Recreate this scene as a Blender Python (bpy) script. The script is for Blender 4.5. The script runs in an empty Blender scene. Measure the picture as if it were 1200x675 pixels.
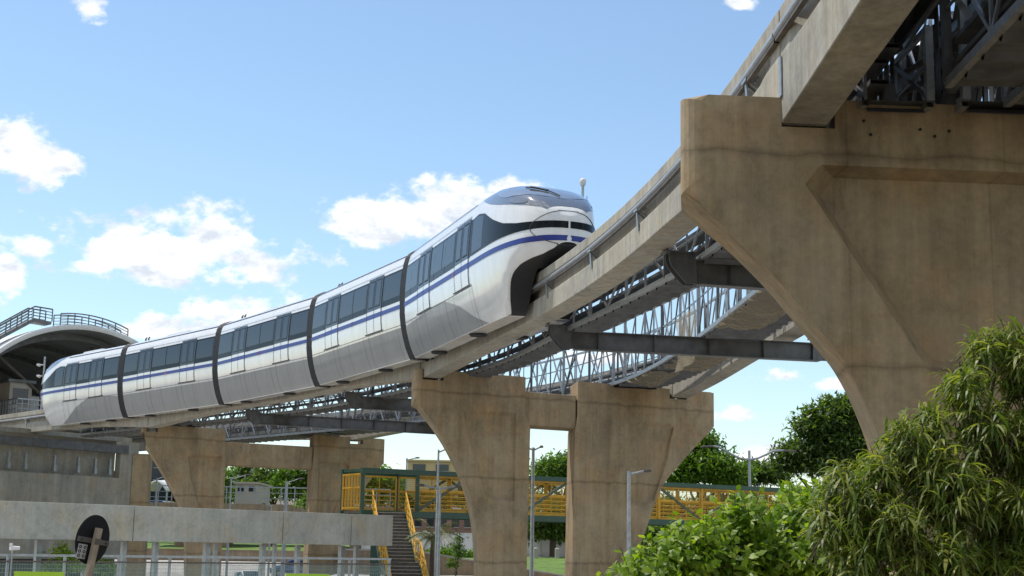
import bpy, bmesh, math, random
import numpy as np
from math import radians as R, sin, cos, tan, pi, sqrt, atan2
from mathutils import Vector, Matrix
from mathutils.geometry import tessellate_polygon
random.seed(7); np.random.seed(7)
sc = bpy.context.scene
COL = sc.collection

# ------------------------------------------------------------------ survey
# camera constants recovered from the photograph; used to turn sighted pixels
# (1200x675) into real ground positions at known heights or distances
F = 1700.0; PITCH = R(10.25); ROLL = R(1.0); CAM = np.array([0, 0, 3.4]); HY = 645.0
SHP = HY - 337.5 - F * tan(PITCH)
_fw = np.array([0, cos(PITCH), sin(PITCH)]); _u0 = np.array([0, -sin(PITCH), cos(PITCH)]); _r0 = np.array([1., 0, 0])
_up = _u0 * cos(ROLL) - _r0 * sin(ROLL); _rt = _r0 * cos(ROLL) + _u0 * sin(ROLL)
def ray(x, y): return _fw + _rt * (x - 600) / F + _up * (337.5 + SHP - y) / F
def atz(x, y, z):
    v = ray(x, y); return CAM + v * (z - CAM[2]) / v[2]
def aty(x, y, Y):
    v = ray(x, y); return CAM + v * (Y - CAM[1]) / v[1]
def onplane(x, y, p, u):
    """(t, z) of a sighted pixel on the vertical plane through p along u"""
    v = ray(x, y); n = np.array([-u[1], u[0]])
    k = ((p[0] - CAM[0]) * n[0] + (p[1] - CAM[1]) * n[1]) / (v[0] * n[0] + v[1] * n[1])
    q = CAM + v * k
    return ((q[0] - p[0]) * u[0] + (q[1] - p[1]) * u[1], q[2])

# ------------------------------------------------------------------ mesh builder
ORIG = {}
class MB:
    def __init__(s): s.v = []; s.f = []; s.m = []; s.mi = 0
    def face(s, pts):
        b = len(s.v); s.v += [tuple(p) for p in pts]; s.f.append(tuple(range(b, b + len(pts)))); s.m.append(s.mi)
    def grid(s, rows, close=False):
        b = len(s.v); n = len(rows[0])
        for r in rows: s.v += [tuple(p) for p in r]
        for i in range(len(rows) - 1):
            for j in range(n if close else n - 1):
                k = (j + 1) % n
                s.f.append((b + i*n + j, b + i*n + k, b + (i+1)*n + k, b + (i+1)*n + j)); s.m.append(s.mi)
    def box(s, c, d, ax=None):
        ax = ax or (Vector((1,0,0)), Vector((0,1,0)), Vector((0,0,1)))
        c = Vector(c); b = len(s.v)
        for i in (-1, 1):
            for j in (-1, 1):
                for k in (-1, 1): s.v.append(tuple(c + ax[0]*(i*d[0]/2) + ax[1]*(j*d[1]/2) + ax[2]*(k*d[2]/2)))
        for q in ((0,1,3,2),(4,6,7,5),(0,4,5,1),(2,3,7,6),(0,2,6,4),(1,5,7,3)):
            s.f.append(tuple(b + i for i in q)); s.m.append(s.mi)
    def bar(s, p, q, w, h=None, up=(0,0,1)):
        p = Vector(p); q = Vector(q); h = h or w; d = q - p; L = d.length
        if L < 1e-5: return
        d /= L; a = d.cross(Vector(up))
        if a.length < 1e-3: a = d.cross(Vector((1,0,0)))
        a.normalize(); c = a.cross(d)
        s.box((p + q)/2, (w, L, h), (a, d, c))
    def tube(s, pts, r, n=8, cap=True):
        pts = [Vector(p) for p in pts]; rows = []
        rr = r if isinstance(r, (list, tuple)) else [r]*len(pts)
        a = None
        for i, p in enumerate(pts):
            d = (pts[min(i+1, len(pts)-1)] - pts[max(i-1, 0)]).normalized()
            if a is None:
                a = d.cross(Vector((0,0,1)));
                if a.length < 1e-3: a = d.cross(Vector((1,0,0)))
            a = (a - d*a.dot(d)).normalized(); c = d.cross(a)
            rows.append([p + (a*cos(2*pi*k/n) + c*sin(2*pi*k/n))*rr[i] for k in range(n)])
        s.grid(rows, True)
        if cap: s.face(rows[0][::-1]); s.face(rows[-1])
    def prism(s, poly, o, u, w, n, t):
        """2D polygon (a,b) in plane o+u*a+w*b extruded by t along n"""
        o = Vector(o); u = Vector(u); w = Vector(w); n = Vector(n)
        A = [o + u*a + w*b for a, b in poly]; B = [p + n*t for p in A]; k = len(A)
        s.face(A); s.face(B[::-1])
        for i in range(k): s.face([A[i], B[i], B[(i+1) % k], A[(i+1) % k]])
    def build(s, name, mats, parent=None, origin=None, smooth=False, local=False):
        o3 = Vector((0,0,0))
        if not local:
            if parent is not None: o3 = ORIG.get(parent.name, Vector((0,0,0)))
            elif origin is not None: o3 = Vector(origin)
        me = bpy.data.meshes.new(name)
        me.from_pydata([(a - o3.x, b - o3.y, c - o3.z) for a, b, c in s.v], [], s.f)
        mats = mats if isinstance(mats, (list, tuple)) else [mats]
        for m in mats: me.materials.append(m)
        if len(mats) > 1: me.polygons.foreach_set('material_index', s.m)
        bm = bmesh.new(); bm.from_mesh(me)
        if len(s.v) < 60000:
            bmesh.ops.remove_doubles(bm, verts=bm.verts, dist=1e-5)
            bmesh.ops.recalc_face_normals(bm, faces=bm.faces)
        bm.to_mesh(me); bm.free()
        if smooth:
            me.polygons.foreach_set('use_smooth', [True]*len(me.polygons))
        ob = bpy.data.objects.new(name, me); COL.objects.link(ob)
        if parent is not None: ob.parent = parent
        elif not local: ob.location = o3
        ORIG[ob.name] = o3.copy()
        return ob
def sharp(o, ang=35):
    try: o.data.set_sharp_from_angle(angle=R(ang))
    except Exception: pass
    return o
def bevel(o, w, seg=2, ang=30):
    m = o.modifiers.new('bevel', 'BEVEL'); m.width = w; m.segments = seg; m.limit_method = 'ANGLE'; m.angle_limit = R(ang); return o
def tag(o, label, cat, group=None):
    o['label'] = label; o['category'] = cat
    if group: o['group'] = group
    return o
def kind(o, k): o['kind'] = k; return o
def thing(name, label, cat, loc, group=None, rz=0):
    o = bpy.data.objects.new(name, None); COL.objects.link(o); o.empty_display_size = .3
    o.location = loc; o.rotation_euler.z = rz; ORIG[o.name] = Vector(loc)
    return tag(o, label, cat, group)

# ------------------------------------------------------------------ materials
def nodes(name):
    m = bpy.data.materials.new(name); m.use_nodes = True; nt = m.node_tree
    return m, nt, nt.nodes['Principled BSDF']
def N(nt, t, **kw):
    n = nt.nodes.new(t)
    for k, v in kw.items():
        if k in n.inputs.keys() if hasattr(n.inputs, 'keys') else False: n.inputs[k].default_value = v
        else: setattr(n, k, v)
    return n
def coords(nt, scale=(1,1,1)):
    t = nt.nodes.new('ShaderNodeTexCoord'); mp = nt.nodes.new('ShaderNodeMapping'); mp.inputs['Scale'].default_value = scale
    nt.links.new(t.outputs['Object'], mp.inputs['Vector']); return mp.outputs['Vector']
def noise(nt, vec, scale, detail=6, rough=.6):
    n = nt.nodes.new('ShaderNodeTexNoise'); n.inputs['Scale'].default_value = scale; n.inputs['Detail'].default_value = detail
    n.inputs['Roughness'].default_value = rough; nt.links.new(vec, n.inputs['Vector']); return n.outputs['Fac']
def ramp(nt, fac, stops):
    r = nt.nodes.new('ShaderNodeValToRGB'); e = r.color_ramp.elements
    while len(e) < len(stops): e.new(.5)
    for i, (p, c) in enumerate(stops): e[i].position = p; e[i].color = (*c, 1) if len(c) == 3 else c
    nt.links.new(fac, r.inputs['Fac']); return r.outputs['Color']
def mixc(nt, a, b, fac, mode='MIX'):
    m = nt.nodes.new('ShaderNodeMix'); m.data_type = 'RGBA'; m.blend_type = mode
    for s, v in ((m.inputs[0], fac), (m.inputs[6], a), (m.inputs[7], b)):
        if hasattr(v, 'links') or hasattr(v, 'is_output'): nt.links.new(v, s)
        else: s.default_value = v if isinstance(v, (int, float)) else (*v, 1)
    return m.outputs[2]
def bump(nt, b, h, strength=.3, dist=.02):
    n = nt.nodes.new('ShaderNodeBump'); n.inputs['Strength'].default_value = strength; n.inputs['Distance'].default_value = dist
    nt.links.new(h, n.inputs['Height']); nt.links.new(n.outputs['Normal'], b.inputs['Normal'])
def plain(name, c, rough=.5, metal=0, var=.12, scale=6, spec=.5):
    m, nt, b = nodes(name)
    v = coords(nt); f = noise(nt, v, scale)
    lo = tuple(x*(1-var) for x in c); hi = tuple(min(1, x*(1+var)) for x in c)
    nt.links.new(ramp(nt, f, [(.3, lo), (.7, hi)]), b.inputs['Base Color'])
    b.inputs['Roughness'].default_value = rough; b.inputs['Metallic'].default_value = metal; b.inputs['Specular IOR Level'].default_value = spec
    return m
def concrete(name, c, stain=.55, streak=.35, lines=0, joints=0, warm=(1.12, .98, .8)):
    m, nt, b = nodes(name)
    v = coords(nt); f1 = noise(nt, v, .55, 8, .65); f2 = noise(nt, v, 9, 8, .7)
    col = ramp(nt, f1, [(.28, tuple(x*stain for x in c)), (.5, c), (.75, tuple(x*1.18 for x in c))])
    col = mixc(nt, col, tuple(x*w for x, w in zip(c, warm)), ramp(nt, noise(nt, v, .9, 4), [(.45, (0,0,0)), (.7, (.8,.8,.8))]))
    sv = coords(nt, (3.2, 3.2, .10)); st = noise(nt, sv, 1.2, 7, .7)          # vertical run-down streaks
    col = mixc(nt, col, ramp(nt, st, [(.35, (1-streak,)*3), (.62, (1,1,1))]), 1, 'MULTIPLY')
    col = mixc(nt, col, ramp(nt, noise(nt, v, 2.1, 9, .75), [(.3, (.72,)*3), (.5, (1,1,1)), (.68, (1.12,)*3)]), .75, 'MULTIPLY')
    col = mixc(nt, col, ramp(nt, f2, [(.3, (.82,)*3), (.7, (1.1,)*3)]), .7, 'MULTIPLY')
    if lines:                                                                  # board marks of the formwork
        sv2 = coords(nt, (lines, lines, .02)); bl = noise(nt, sv2, 1, 2, .4)
        col = mixc(nt, col, ramp(nt, bl, [(.38, (.9,)*3), (.5, (1,1,1)), (.64, (1.04,)*3)]), .8, 'MULTIPLY')
    if joints:                                                                 # faint formwork panel seams and tie holes
        t0 = nt.nodes.new('ShaderNodeTexCoord'); s0 = nt.nodes.new('ShaderNodeSeparateXYZ'); nt.links.new(t0.outputs['Object'], s0.inputs[0])
        ad = nt.nodes.new('ShaderNodeMath'); ad.operation = 'MULTIPLY_ADD'; nt.links.new(s0.outputs['Y'], ad.inputs[0]); ad.inputs[1].default_value = .4; nt.links.new(s0.outputs['X'], ad.inputs[2])
        pp = nt.nodes.new('ShaderNodeMath'); pp.operation = 'PINGPONG'; nt.links.new(ad.outputs[0], pp.inputs[0]); pp.inputs[1].default_value = 1.22
        col = mixc(nt, col, ramp(nt, pp.outputs[0], [(0, (.62,)*3), (.008, (.82,)*3), (.03, (1,1,1))]), .55, 'MULTIPLY')
        blot = noise(nt, coords(nt, (1, 1, .45)), 1.1, 9, .72)
        col = mixc(nt, col, ramp(nt, blot, [(.30, (.60,.58,.55)), (.46, (1,1,1)), (.66, (1.16,1.13,1.08))]), .8, 'MULTIPLY')
    if joints:                                                                 # pour joints, slightly wavy dark lines
        t = nt.nodes.new('ShaderNodeTexCoord'); sp = nt.nodes.new('ShaderNodeSeparateXYZ'); nt.links.new(t.outputs['Object'], sp.inputs[0])
        wob = nt.nodes.new('ShaderNodeMath'); wob.operation = 'MULTIPLY_ADD'; nt.links.new(noise(nt, v, 1.3, 5), wob.inputs[0]); wob.inputs[1].default_value = .28
        nt.links.new(sp.outputs['Z'], wob.inputs[2])
        md = nt.nodes.new('ShaderNodeMath'); md.operation = 'PINGPONG'; nt.links.new(wob.outputs[0], md.inputs[0]); md.inputs[1].default_value = joints/2
        jl = ramp(nt, md.outputs[0], [(0, (.5,)*3), (.022, (.72,)*3), (.09, (1,1,1))])
        col = mixc(nt, col, jl, .75, 'MULTIPLY')
    nt.links.new(col, b.inputs['Base Color']); b.inputs['Roughness'].default_value = .88; b.inputs['Specular IOR Level'].default_value = .25
    bump(nt, b, f2, .35, .012)
    return m
def glassy(name, c, rough=.04, spec=.6, coat=0):
    m, nt, b = nodes(name); b.inputs['Base Color'].default_value = (*c, 1); b.inputs['Roughness'].default_value = rough
    b.inputs['Specular IOR Level'].default_value = spec; b.inputs['Coat Weight'].default_value = coat
    v = coords(nt); bump(nt, b, noise(nt, v, .8, 3), .09, .02)
    return m
def paint(name, c, rough=.25, coat=.5, dirt=.1):
    m, nt, b = nodes(name); v = coords(nt)
    f = noise(nt, coords(nt, (1, 1, .25)), 2.2, 7, .65)
    nt.links.new(ramp(nt, f, [(.3, tuple(x*(1-dirt) for x in c)), (.62, c)]), b.inputs['Base Color'])
    b.inputs['Roughness'].default_value = rough; b.inputs['Coat Weight'].default_value = coat; b.inputs['Coat Roughness'].default_value = .06
    bump(nt, b, noise(nt, v, .8, 2), .05, .03)
    return m
def foliage(name, dark, mid, light, trans=.35, rough=.45):
    m, nt, b = nodes(name)
    g = nt.nodes.new('ShaderNodeNewGeometry')
    col = ramp(nt, g.outputs['Random Per Island'], [(0, dark), (.5, mid), (1, light)])
    nt.links.new(col, b.inputs['Base Color']); b.inputs['Roughness'].default_value = rough; b.inputs['Specular IOR Level'].default_value = .4
    tr = nt.nodes.new('ShaderNodeBsdfTranslucent')
    nt.links.new(mixc(nt, col, (1.5, 1.6, .5), 1, 'MULTIPLY'), tr.inputs['Color'])
    mx = nt.nodes.new('ShaderNodeMixShader'); mx.inputs[0].default_value = trans
    nt.links.new(b.outputs[0], mx.inputs[1]); nt.links.new(tr.outputs[0], mx.inputs[2])
    nt.links.new(mx.outputs[0], nt.nodes['Material Output'].inputs['Surface'])
    return m
def seethrough(name, c, alpha, rough=.1):
    m, nt, b = nodes(name); b.inputs['Base Color'].default_value = (*c, 1); b.inputs['Roughness'].default_value = rough; b.inputs['Alpha'].default_value = alpha
    return m
def mesh_net(name, c, scale, width, alpha=1.0):
    """woven wire or netting: procedural holes"""
    m, nt, b = nodes(name); b.inputs['Base Color'].default_value = (*c, 1); b.inputs['Roughness'].default_value = .7
    t = nt.nodes.new('ShaderNodeTexCoord'); sp = nt.nodes.new('ShaderNodeSeparateXYZ'); nt.links.new(t.outputs['Object'], sp.inputs[0])
    ad = nt.nodes.new('ShaderNodeMath'); ad.operation = 'ADD'; nt.links.new(sp.outputs['X'], ad.inputs[0]); nt.links.new(sp.outputs['Y'], ad.inputs[1])
    outs = []
    for src in (ad.outputs[0], sp.outputs['Z']):
        p = nt.nodes.new('ShaderNodeMath'); p.operation = 'PINGPONG'; nt.links.new(src, p.inputs[0]); p.inputs[1].default_value = scale
        l = nt.nodes.new('ShaderNodeMath'); l.operation = 'LESS_THAN'; nt.links.new(p.outputs[0], l.inputs[0]); l.inputs[1].default_value = width; outs.append(l.outputs[0])
    mx = nt.nodes.new('ShaderNodeMath'); mx.operation = 'MAXIMUM'; nt.links.new(outs[0], mx.inputs[0]); nt.links.new(outs[1], mx.inputs[1])
    ml = nt.nodes.new('ShaderNodeMath'); ml.operation = 'MULTIPLY'; nt.links.new(mx.outputs[0], ml.inputs[0]); ml.inputs[1].default_value = alpha
    nt.links.new(ml.outputs[0], b.inputs['Alpha'])
    return m

M = {}
M['pier'] = concrete('pier_concrete', (.375, .292, .185), .66, .2, 1.7, 3.1)
M['beam'] = concrete('beam_concrete', (.42, .395, .335), .68, .28, 0, 0, (1.06, 1, .88))
M['fascia'] = concrete('fascia_concrete', (.47, .465, .415), .85, .14, 0)
M['wall'] = concrete('wall_concrete', (.33, .325, .28), .78, .2, 1.2)
M['brownwall'] = concrete('retaining_concrete', (.36, .28, .2), .7, .25, 1.5)
M['steel'] = plain('dark_steel', (.125, .128, .13), .5, .35, .3, 3)
M['galv'] = plain('galvanised_steel', (.36, .38, .39), .42, .7, .2, 8)
M['rail'] = plain('conductor_cover', (.36, .37, .39), .4, .4, .15, 4)
M['rust'] = plain('weathered_steel', (.13, .115, .1), .7, .3, .35, 5)
M['white'] = paint('train_white', (.76, .755, .735), .2, .6, .12)
M['grey'] = paint('train_grey', (.315, .32, .325), .3, .35, .12)
M['roof'] = paint('train_roof', (.74, .74, .73), .3, .3, .12)
M['blue'] = paint('train_blue', (.007, .028, .235), .4, .08, .05)
M['red'] = paint('train_red', (.55, .03, .03), .3, .3)
M['black'] = plain('rubber_black', (.014, .014, .016), .65, 0, .3, 6)
M['seam'] = plain('seam_dark', (.05, .05, .055), .6)
M['band'] = glassy('window_band_black', (.008, .009, .010), .07, .12)
M['win'] = glassy('window_glass', (.012, .016, .02), .02, .45)
M['pane'] = glassy('door_glass', (.014, .02, .028), .02, .5)
M['screen'] = glassy('windscreen_glass', (.22, .23, .25), .06, 1.0, 1.0); M['screen'].node_tree.nodes['Principled BSDF'].inputs['Metallic'].default_value = .55
M['oval'] = glassy('clear_screen', (.42, .45, .48), .05, 1.0, 1.0); M['oval'].node_tree.nodes['Principled BSDF'].inputs['Metallic'].default_value = .7
M['lampglass'] = glassy('lamp_glass', (.16, .17, .18), .04, 1.0, 1.0)
M['green'] = paint('bridge_green', (.010, .065, .035), .4, .2, .3)
M['greend'] = paint('brace_olive', (.075, .095, .05), .45, .1, .3)
M['yellow'] = paint('bridge_yellow', (.66, .36, .012), .5, .1, .3)
M['net'] = mesh_net('wire_mesh', (.35, .24, .03), .05, .010, .5)
M['fnet'] = mesh_net('fence_mesh', (.32, .36, .36), .06, .006, .8)
M['drape'] = seethrough('safety_netting', (.34, .29, .2), .5, .9)
M['asphalt'] = plain('asphalt', (.055, .055, .056), .9, 0, .25, 2)
M['paving'] = plain('paving', (.38, .36, .33), .9, 0, .15, 1)
M['dirt'] = plain('earth', (.16, .13, .09), .95, 0, .3, .6)
M['grass'] = plain('grass', (.10, .17, .022), .9, 0, .4, 1.4)
M['whitewall'] = plain('whitewashed_wall', (.60, .60, .60), .85, 0, .08, .7)
M['ochre'] = plain('ochre_render', (.55, .42, .22), .85, 0, .06, .5)
M['brick'] = plain('terracotta_render', (.28, .17, .12), .9, 0, .2, .8)
M['paleb'] = plain('pale_render', (.40, .36, .31), .85, 0, .1, .5)
M['dglass'] = glassy('dark_glazing', (.02, .03, .035), .06, .6)
M['fglass'] = seethrough('fence_glass', (.30, .42, .38), .13, .08)
M['lime'] = plain('lime_panel', (.33, .52, .02), .6, 0, .05)
M['signback'] = plain('sign_black', (.010, .010, .011), .7, 0, .3, 6, .25)
M['post'] = plain('post_beige', (.34, .27, .20), .7, 0, .2, 9)
M['sticker'] = plain('sticker_grey', (.42, .42, .40), .6)
M['bark'] = plain('bark', (.10, .075, .05), .95, 0, .35, 8)
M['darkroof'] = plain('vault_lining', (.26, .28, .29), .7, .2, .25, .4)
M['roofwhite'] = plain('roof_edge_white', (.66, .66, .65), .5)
M['carwhite'] = paint('car_white', (.75, .75, .75), .15, .8)
M['carblue'] = paint('car_blue', (.03, .07, .22), .15, .8)
M['cargrey'] = paint('car_silver', (.35, .36, .37), .2, .8)
M['canvas'] = plain('white_canvas', (.7, .7, .68), .7)
M['sheet'] = plain('corrugated_sheet', (.20, .20, .20), .5, .5, .2, 2)
M['leafL'] = foliage('broadleaf', (.07, .13, .008), (.16, .26, .018), (.32, .40, .05), .46)
M['leafW'] = foliage('long_leaf', (.06, .105, .018), (.14, .19, .03), (.30, .30, .085), .46, .45)
M['leafD'] = foliage('dark_leaf', (.035, .065, .015), (.075, .125, .028), (.14, .20, .045), .48)
M['leafM'] = foliage('mid_leaf', (.045, .095, .010), (.09, .17, .018), (.16, .25, .03), .45)
M['palm'] = foliage('palm_leaf', (.05, .07, .015), (.09, .11, .02), (.16, .15, .04), .3)

# ------------------------------------------------------------------ world, sun, camera
SUN_EL = R(64); SUN_AZ = R(-62)           # azimuth measured from +Y (ahead) towards +X (right)
SUN = Vector((sin(SUN_AZ)*cos(SUN_EL), cos(SUN_AZ)*cos(SUN_EL), sin(SUN_EL)))
w = bpy.data.worlds.new('World'); sc.world = w; w.use_nodes = True
nt = w.node_tree; bg = nt.nodes['Background']
sky = nt.nodes.new('ShaderNodeTexSky'); sky.sky_type = 'NISHITA'; sky.sun_disc = False
sky.sun_elevation = SUN_EL; sky.sun_rotation = SUN_AZ; sky.air_density = 1.15; sky.dust_density = .6; sky.ozone_density = 1.0; sky.altitude = 700
tc = nt.nodes.new('ShaderNodeTexCoord'); sp = nt.nodes.new('ShaderNodeSeparateXYZ'); nt.links.new(tc.outputs['Generated'], sp.inputs[0])
def mth(op, a, b=None, c=None, clamp=False):
    n = nt.nodes.new('ShaderNodeMath'); n.operation = op; n.use_clamp = clamp
    for i, v in enumerate((a, b, c)):
        if v is None: continue
        if isinstance(v, (int, float)): n.inputs[i].default_value = v
        else: nt.links.new(v, n.inputs[i])
    return n.outputs[0]
AZ = mth('ARCTAN2', sp.outputs['X'], sp.outputs['Y']); EL = mth('ARCSINE', sp.outputs['Z'])
def dirpx(x, y):
    v = ray(x, y); v = v/np.linalg.norm(v); return atan2(v[0], v[1]), math.asin(v[2])
def wnoise(scale, detail, seed, zs=1.6):
    mp = nt.nodes.new('ShaderNodeMapping'); mp.inputs['Scale'].default_value = (1, 1, zs); mp.inputs['Location'].default_value = (seed, seed*.7, seed*1.3)
    nt.links.new(tc.outputs['Generated'], mp.inputs['Vector']); return noise(nt, mp.outputs['Vector'], scale, detail, .62)
edge = mth('ADD', mth('MULTIPLY', mth('SUBTRACT', mth('ADD', mth('MULTIPLY', wnoise(44, 10, 3.1), .55), mth('MULTIPLY', wnoise(15, 4, 1.7), .45)), .5), 5.2), .20)
clouds = [(205,300,110,42,38), (250,272,62,34,45), (150,300,78,30,32), (305,312,42,18,22), (110,312,50,12,16), (25,180,62,34,24), (60,196,30,16,12),
          (285,368,80,26,22), (240,385,80,18,16), (170,388,34,12,10), (478,262,84,30,24), (548,238,64,30,26), (440,272,54,18,14), (600,225,40,20,18),
          (108,12,19,16,16), (2,318,20,30,28), (40,291,28,12,10), (920,440,30,13,8), (862,487,30,10,7), (990,450,30,9,7), (870,3,20,9,8), (905,540,60,12,8), (1100,60,60,20,20), (1190,260,60,20,20), (700,420,70,20,14)]
dens = None
for cx, cy, rx, ru, rd in clouds:
    a0, e0 = dirpx(cx, cy); k = 1/F
    dx = mth('DIVIDE', mth('SUBTRACT', AZ, a0), rx*k); de = mth('SUBTRACT', EL, e0)
    dy = mth('MAXIMUM', mth('DIVIDE', de, ru*k), mth('DIVIDE', de, -rd*k))
    d = mth('SUBTRACT', 1.0, mth('SQRT', mth('ADD', mth('MULTIPLY', dx, dx), mth('MULTIPLY', dy, dy))))
    dens = d if dens is None else mth('SMOOTH_MAX', dens, d, .25)
dens = mth('ADD', dens, edge)
# scattered fair-weather clouds over the rest of the sky, behind the viewer
rest = mth('MULTIPLY', mth('SUBTRACT', wnoise(5.2, 9, 9.4, 2.2), .47), 9.0)
rest = mth('SUBTRACT', rest, mth('MULTIPLY', mth('GREATER_THAN', sp.outputs['Y'], .15), 50))
dens = mth('MAXIMUM', dens, rest)
mr = nt.nodes.new('ShaderNodeMapRange'); mr.interpolation_type = 'SMOOTHSTEP'; mr.inputs['From Min'].default_value = -.02; mr.inputs['From Max'].default_value = .72
nt.links.new(dens, mr.inputs['Value'])
def wn_off(dz):
    mp = nt.nodes.new('ShaderNodeMapping'); mp.inputs['Scale'].default_value = (1, 1, 1.6); mp.inputs['Location'].default_value = (3.1 - .004, 3.1*.7, 3.1*1.3 + dz)
    nt.links.new(tc.outputs['Generated'], mp.inputs['Vector']); return noise(nt, mp.outputs['Vector'], 26, 7, .6)
up_ = mth('ADD', mth('MULTIPLY', mth('SUBTRACT', wn_off(0), wn_off(.013)), 1.5), .55)
ccol = ramp(nt, up_, [(.30, (4.5, 4.9, 5.5)), (.56, (6.5, 6.65, 6.85)), (.78, (7.6, 7.6, 7.6))])
skyc = mixc(nt, sky.outputs[0], (.98, 1.03, 1.03), 1, 'MULTIPLY')
nt.links.new(mixc(nt, skyc, ccol, mr.outputs[0]), bg.inputs['Color'])
bg.inputs['Strength'].default_value = .14
sl = bpy.data.lights.new('sun', 'SUN'); sl.energy = 3.6; sl.angle = R(.53); sl.color = (1, .95, .87)
so = bpy.data.objects.new('sun', sl); COL.objects.link(so); so.rotation_euler = (-SUN).to_track_quat('-Z', 'Y').to_euler(); so.location = (0, 0, 80)
cd = bpy.data.cameras.new('camera'); co = bpy.data.objects.new('camera', cd); COL.objects.link(co); sc.camera = co
cd.sensor_width = 36; cd.lens = F/1200*36; cd.shift_y = SHP/1200; cd.clip_end = 6000; cd.clip_start = .1
co.matrix_world = Matrix(((_rt[0], _up[0], -_fw[0], CAM[0]), (_rt[1], _up[1], -_fw[1], CAM[1]), (_rt[2], _up[2], -_fw[2], CAM[2]), (0,0,0,1)))
sc.view_settings.view_transform = 'Standard'; sc.view_settings.look = 'None'; sc.view_settings.exposure = .25; sc.view_settings.gamma = 1
sc.cycles.max_bounces = 8; sc.cycles.transparent_max_bounces = 24

# ------------------------------------------------------------------ track alignments
class Track:
    def __init__(s, xy, s0=0):
        s.p = np.array(xy, float); d = np.linalg.norm(np.diff(s.p, axis=0), axis=1); s.s = np.concatenate([[0], np.cumsum(d)]) + s0
    def P(s, q): return np.array([np.interp(q, s.s, s.p[:,0]), np.interp(q, s.s, s.p[:,1])])
    def T(s, q): d = s.P(q + .4) - s.P(q - .4); return d/np.linalg.norm(d)
    def Nr(s, q): t = s.T(q); return np.array([t[1], -t[0]])
    def off(s, q, o, z): p = s.P(q) + s.Nr(q)*o; return (p[0], p[1], z)
    def near(s, x, y):
        d = (s.p[:,0]-x)**2 + (s.p[:,1]-y)**2; return s.s[int(np.argmin(d))]
kn = [-30, 12, 24, 36, 48, 60, 72, 84, 110]; kh = [0, .31, 4.18, 10.96, 18.39, 26.97, 34.47, 41.6, 41.6]
ss = np.arange(-24, 190, .25); th = np.radians(np.interp(ss, kn, kh))
px = np.cumsum(-np.sin(th))*.25; py = np.cumsum(np.cos(th))*.25
i0 = int(np.argmin(abs(ss))); px += 4.55 - px[i0]; py += 0 - py[i0]
NEAR = Track(np.stack([px, py], 1), -24)
def catmull(pts, n=24):
    P = [np.array(p, float) for p in pts]; P = [2*P[0]-P[1]] + P + [2*P[-1]-P[-2]]; out = []
    for i in range(1, len(P)-2):
        for k in range(n):
            t = k/n; a, b, c, d = P[i-1:i+3]
            out.append(.5*((2*b) + (c-a)*t + (2*a-5*b+4*c-d)*t*t + (-a+3*b-3*c+d)*t**3))
    out.append(P[-2]); return out
fdir = np.array([-.664, .747])
q3 = np.array([-9.3, 86.4])
FAR = Track(catmull([(9.7,-24), (9.6,-8), (9.5,8), (9.35,20.5), (9.0,36), (8.35,49.2), (6.9,58.6), (3.3,68.0), (-2.4,77.8), q3, q3+fdir*14, q3+fdir*40, q3+fdir*100]))
BT = 11.4                                  # running-surface height

# ------------------------------------------------------------------ guideway beams
def soffit(q, a, b):
    d = min(q - a, b - q); h = max(0, 1 - d/9.5)
    return 10.08 - .47*h**1.5
def guide_beam(trk, a, b, label, rails=(-1, 1), step=4.6):
    a2, b2 = a + .035, b - .035; qs = np.arange(a2, b2, .6).tolist() + [b2]
    m = MB(); rows = []
    for q in qs:
        z = soffit(q, a, b); e = min(q - a, b - q); wb = .19 if e > .8 else .33
        prof = [(-.345, z), (-.345, 10.62), (-wb, 10.74), (-wb, 11.04), (-.345, 11.14), (-.345, BT), (.345, BT), (.345, 11.14), (wb, 11.04), (wb, 10.74), (.345, 10.62), (.345, z)]
        rows.append([trk.off(q, o, zz) for o, zz in prof])
    m.grid(rows, True); m.face(rows[0][::-1]); m.face(rows[-1])
    o = trk.P((a+b)/2)
    ob = tag(m.build('guideway_beam', M['beam'], None, (o[0], o[1], 9.6)), label, 'guide beam', 'concrete monorail beams')
    bevel(ob, .02, 2, 40)
    for sd in rails:
        r = MB(); r.tube([trk.off(q, sd*.39, 10.99) for q in qs], .062, 10)
        sharp(r.build('power_rail', M['rail'], ob, smooth=True), 50)
        c = MB(); c.grid([[trk.off(q, sd*(.39+dx), 10.9+dz) for dx, dz in ((-.05,-.03), (-.05,.03), (.03,.03), (.03,-.03))] for q in qs], True)
        c.build('collector_strip', M['rust'], ob)
        for q in np.arange(a + 2.0, b - 1, step):
            k = MB(); P = Vector(trk.off(q, sd*.20, 10.76)); Q = Vector(trk.off(q, sd*.40, 10.92)); up = Vector(trk.off(q, sd*.21, 10.98)); t = trk.T(q)
            k.bar(Vector(trk.off(q, sd*.365, 10.46)), Q, .10, .03)
            for dd in (-.09, .09):
                dv = Vector((t[0], t[1], 0))*dd
                k.bar(P + dv, Q + dv, .035, .05); k.bar(up + dv, Q + dv, .035, .05)
            k.bar(Q + Vector((t[0], t[1], 0))*-.16, Q + Vector((t[0], t[1], 0))*.16, .08, .05)
            k.build('rail_bracket', M['galv'], ob)
    return ob
S1 = NEAR.near(4.3, 20.5); S2 = NEAR.near(-2.3, 54.0); S3 = NEAR.near(-19.0, 79.0)
G1 = FAR.near(9.35, 20.5); G2 = FAR.near(6.95, 58.6); G3 = FAR.near(q3[0], q3[1])
beams = []
bA = guide_beam(NEAR, S1 - 33, S1, 'concrete beam passing overhead at the upper right, resting on the big pier')
bB = guide_beam(NEAR, S1, S2, 'curving concrete beam in front of the train nose')
bC = guide_beam(NEAR, S2, S3, 'concrete beam straddled by the middle cars, arched under the train')
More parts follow.
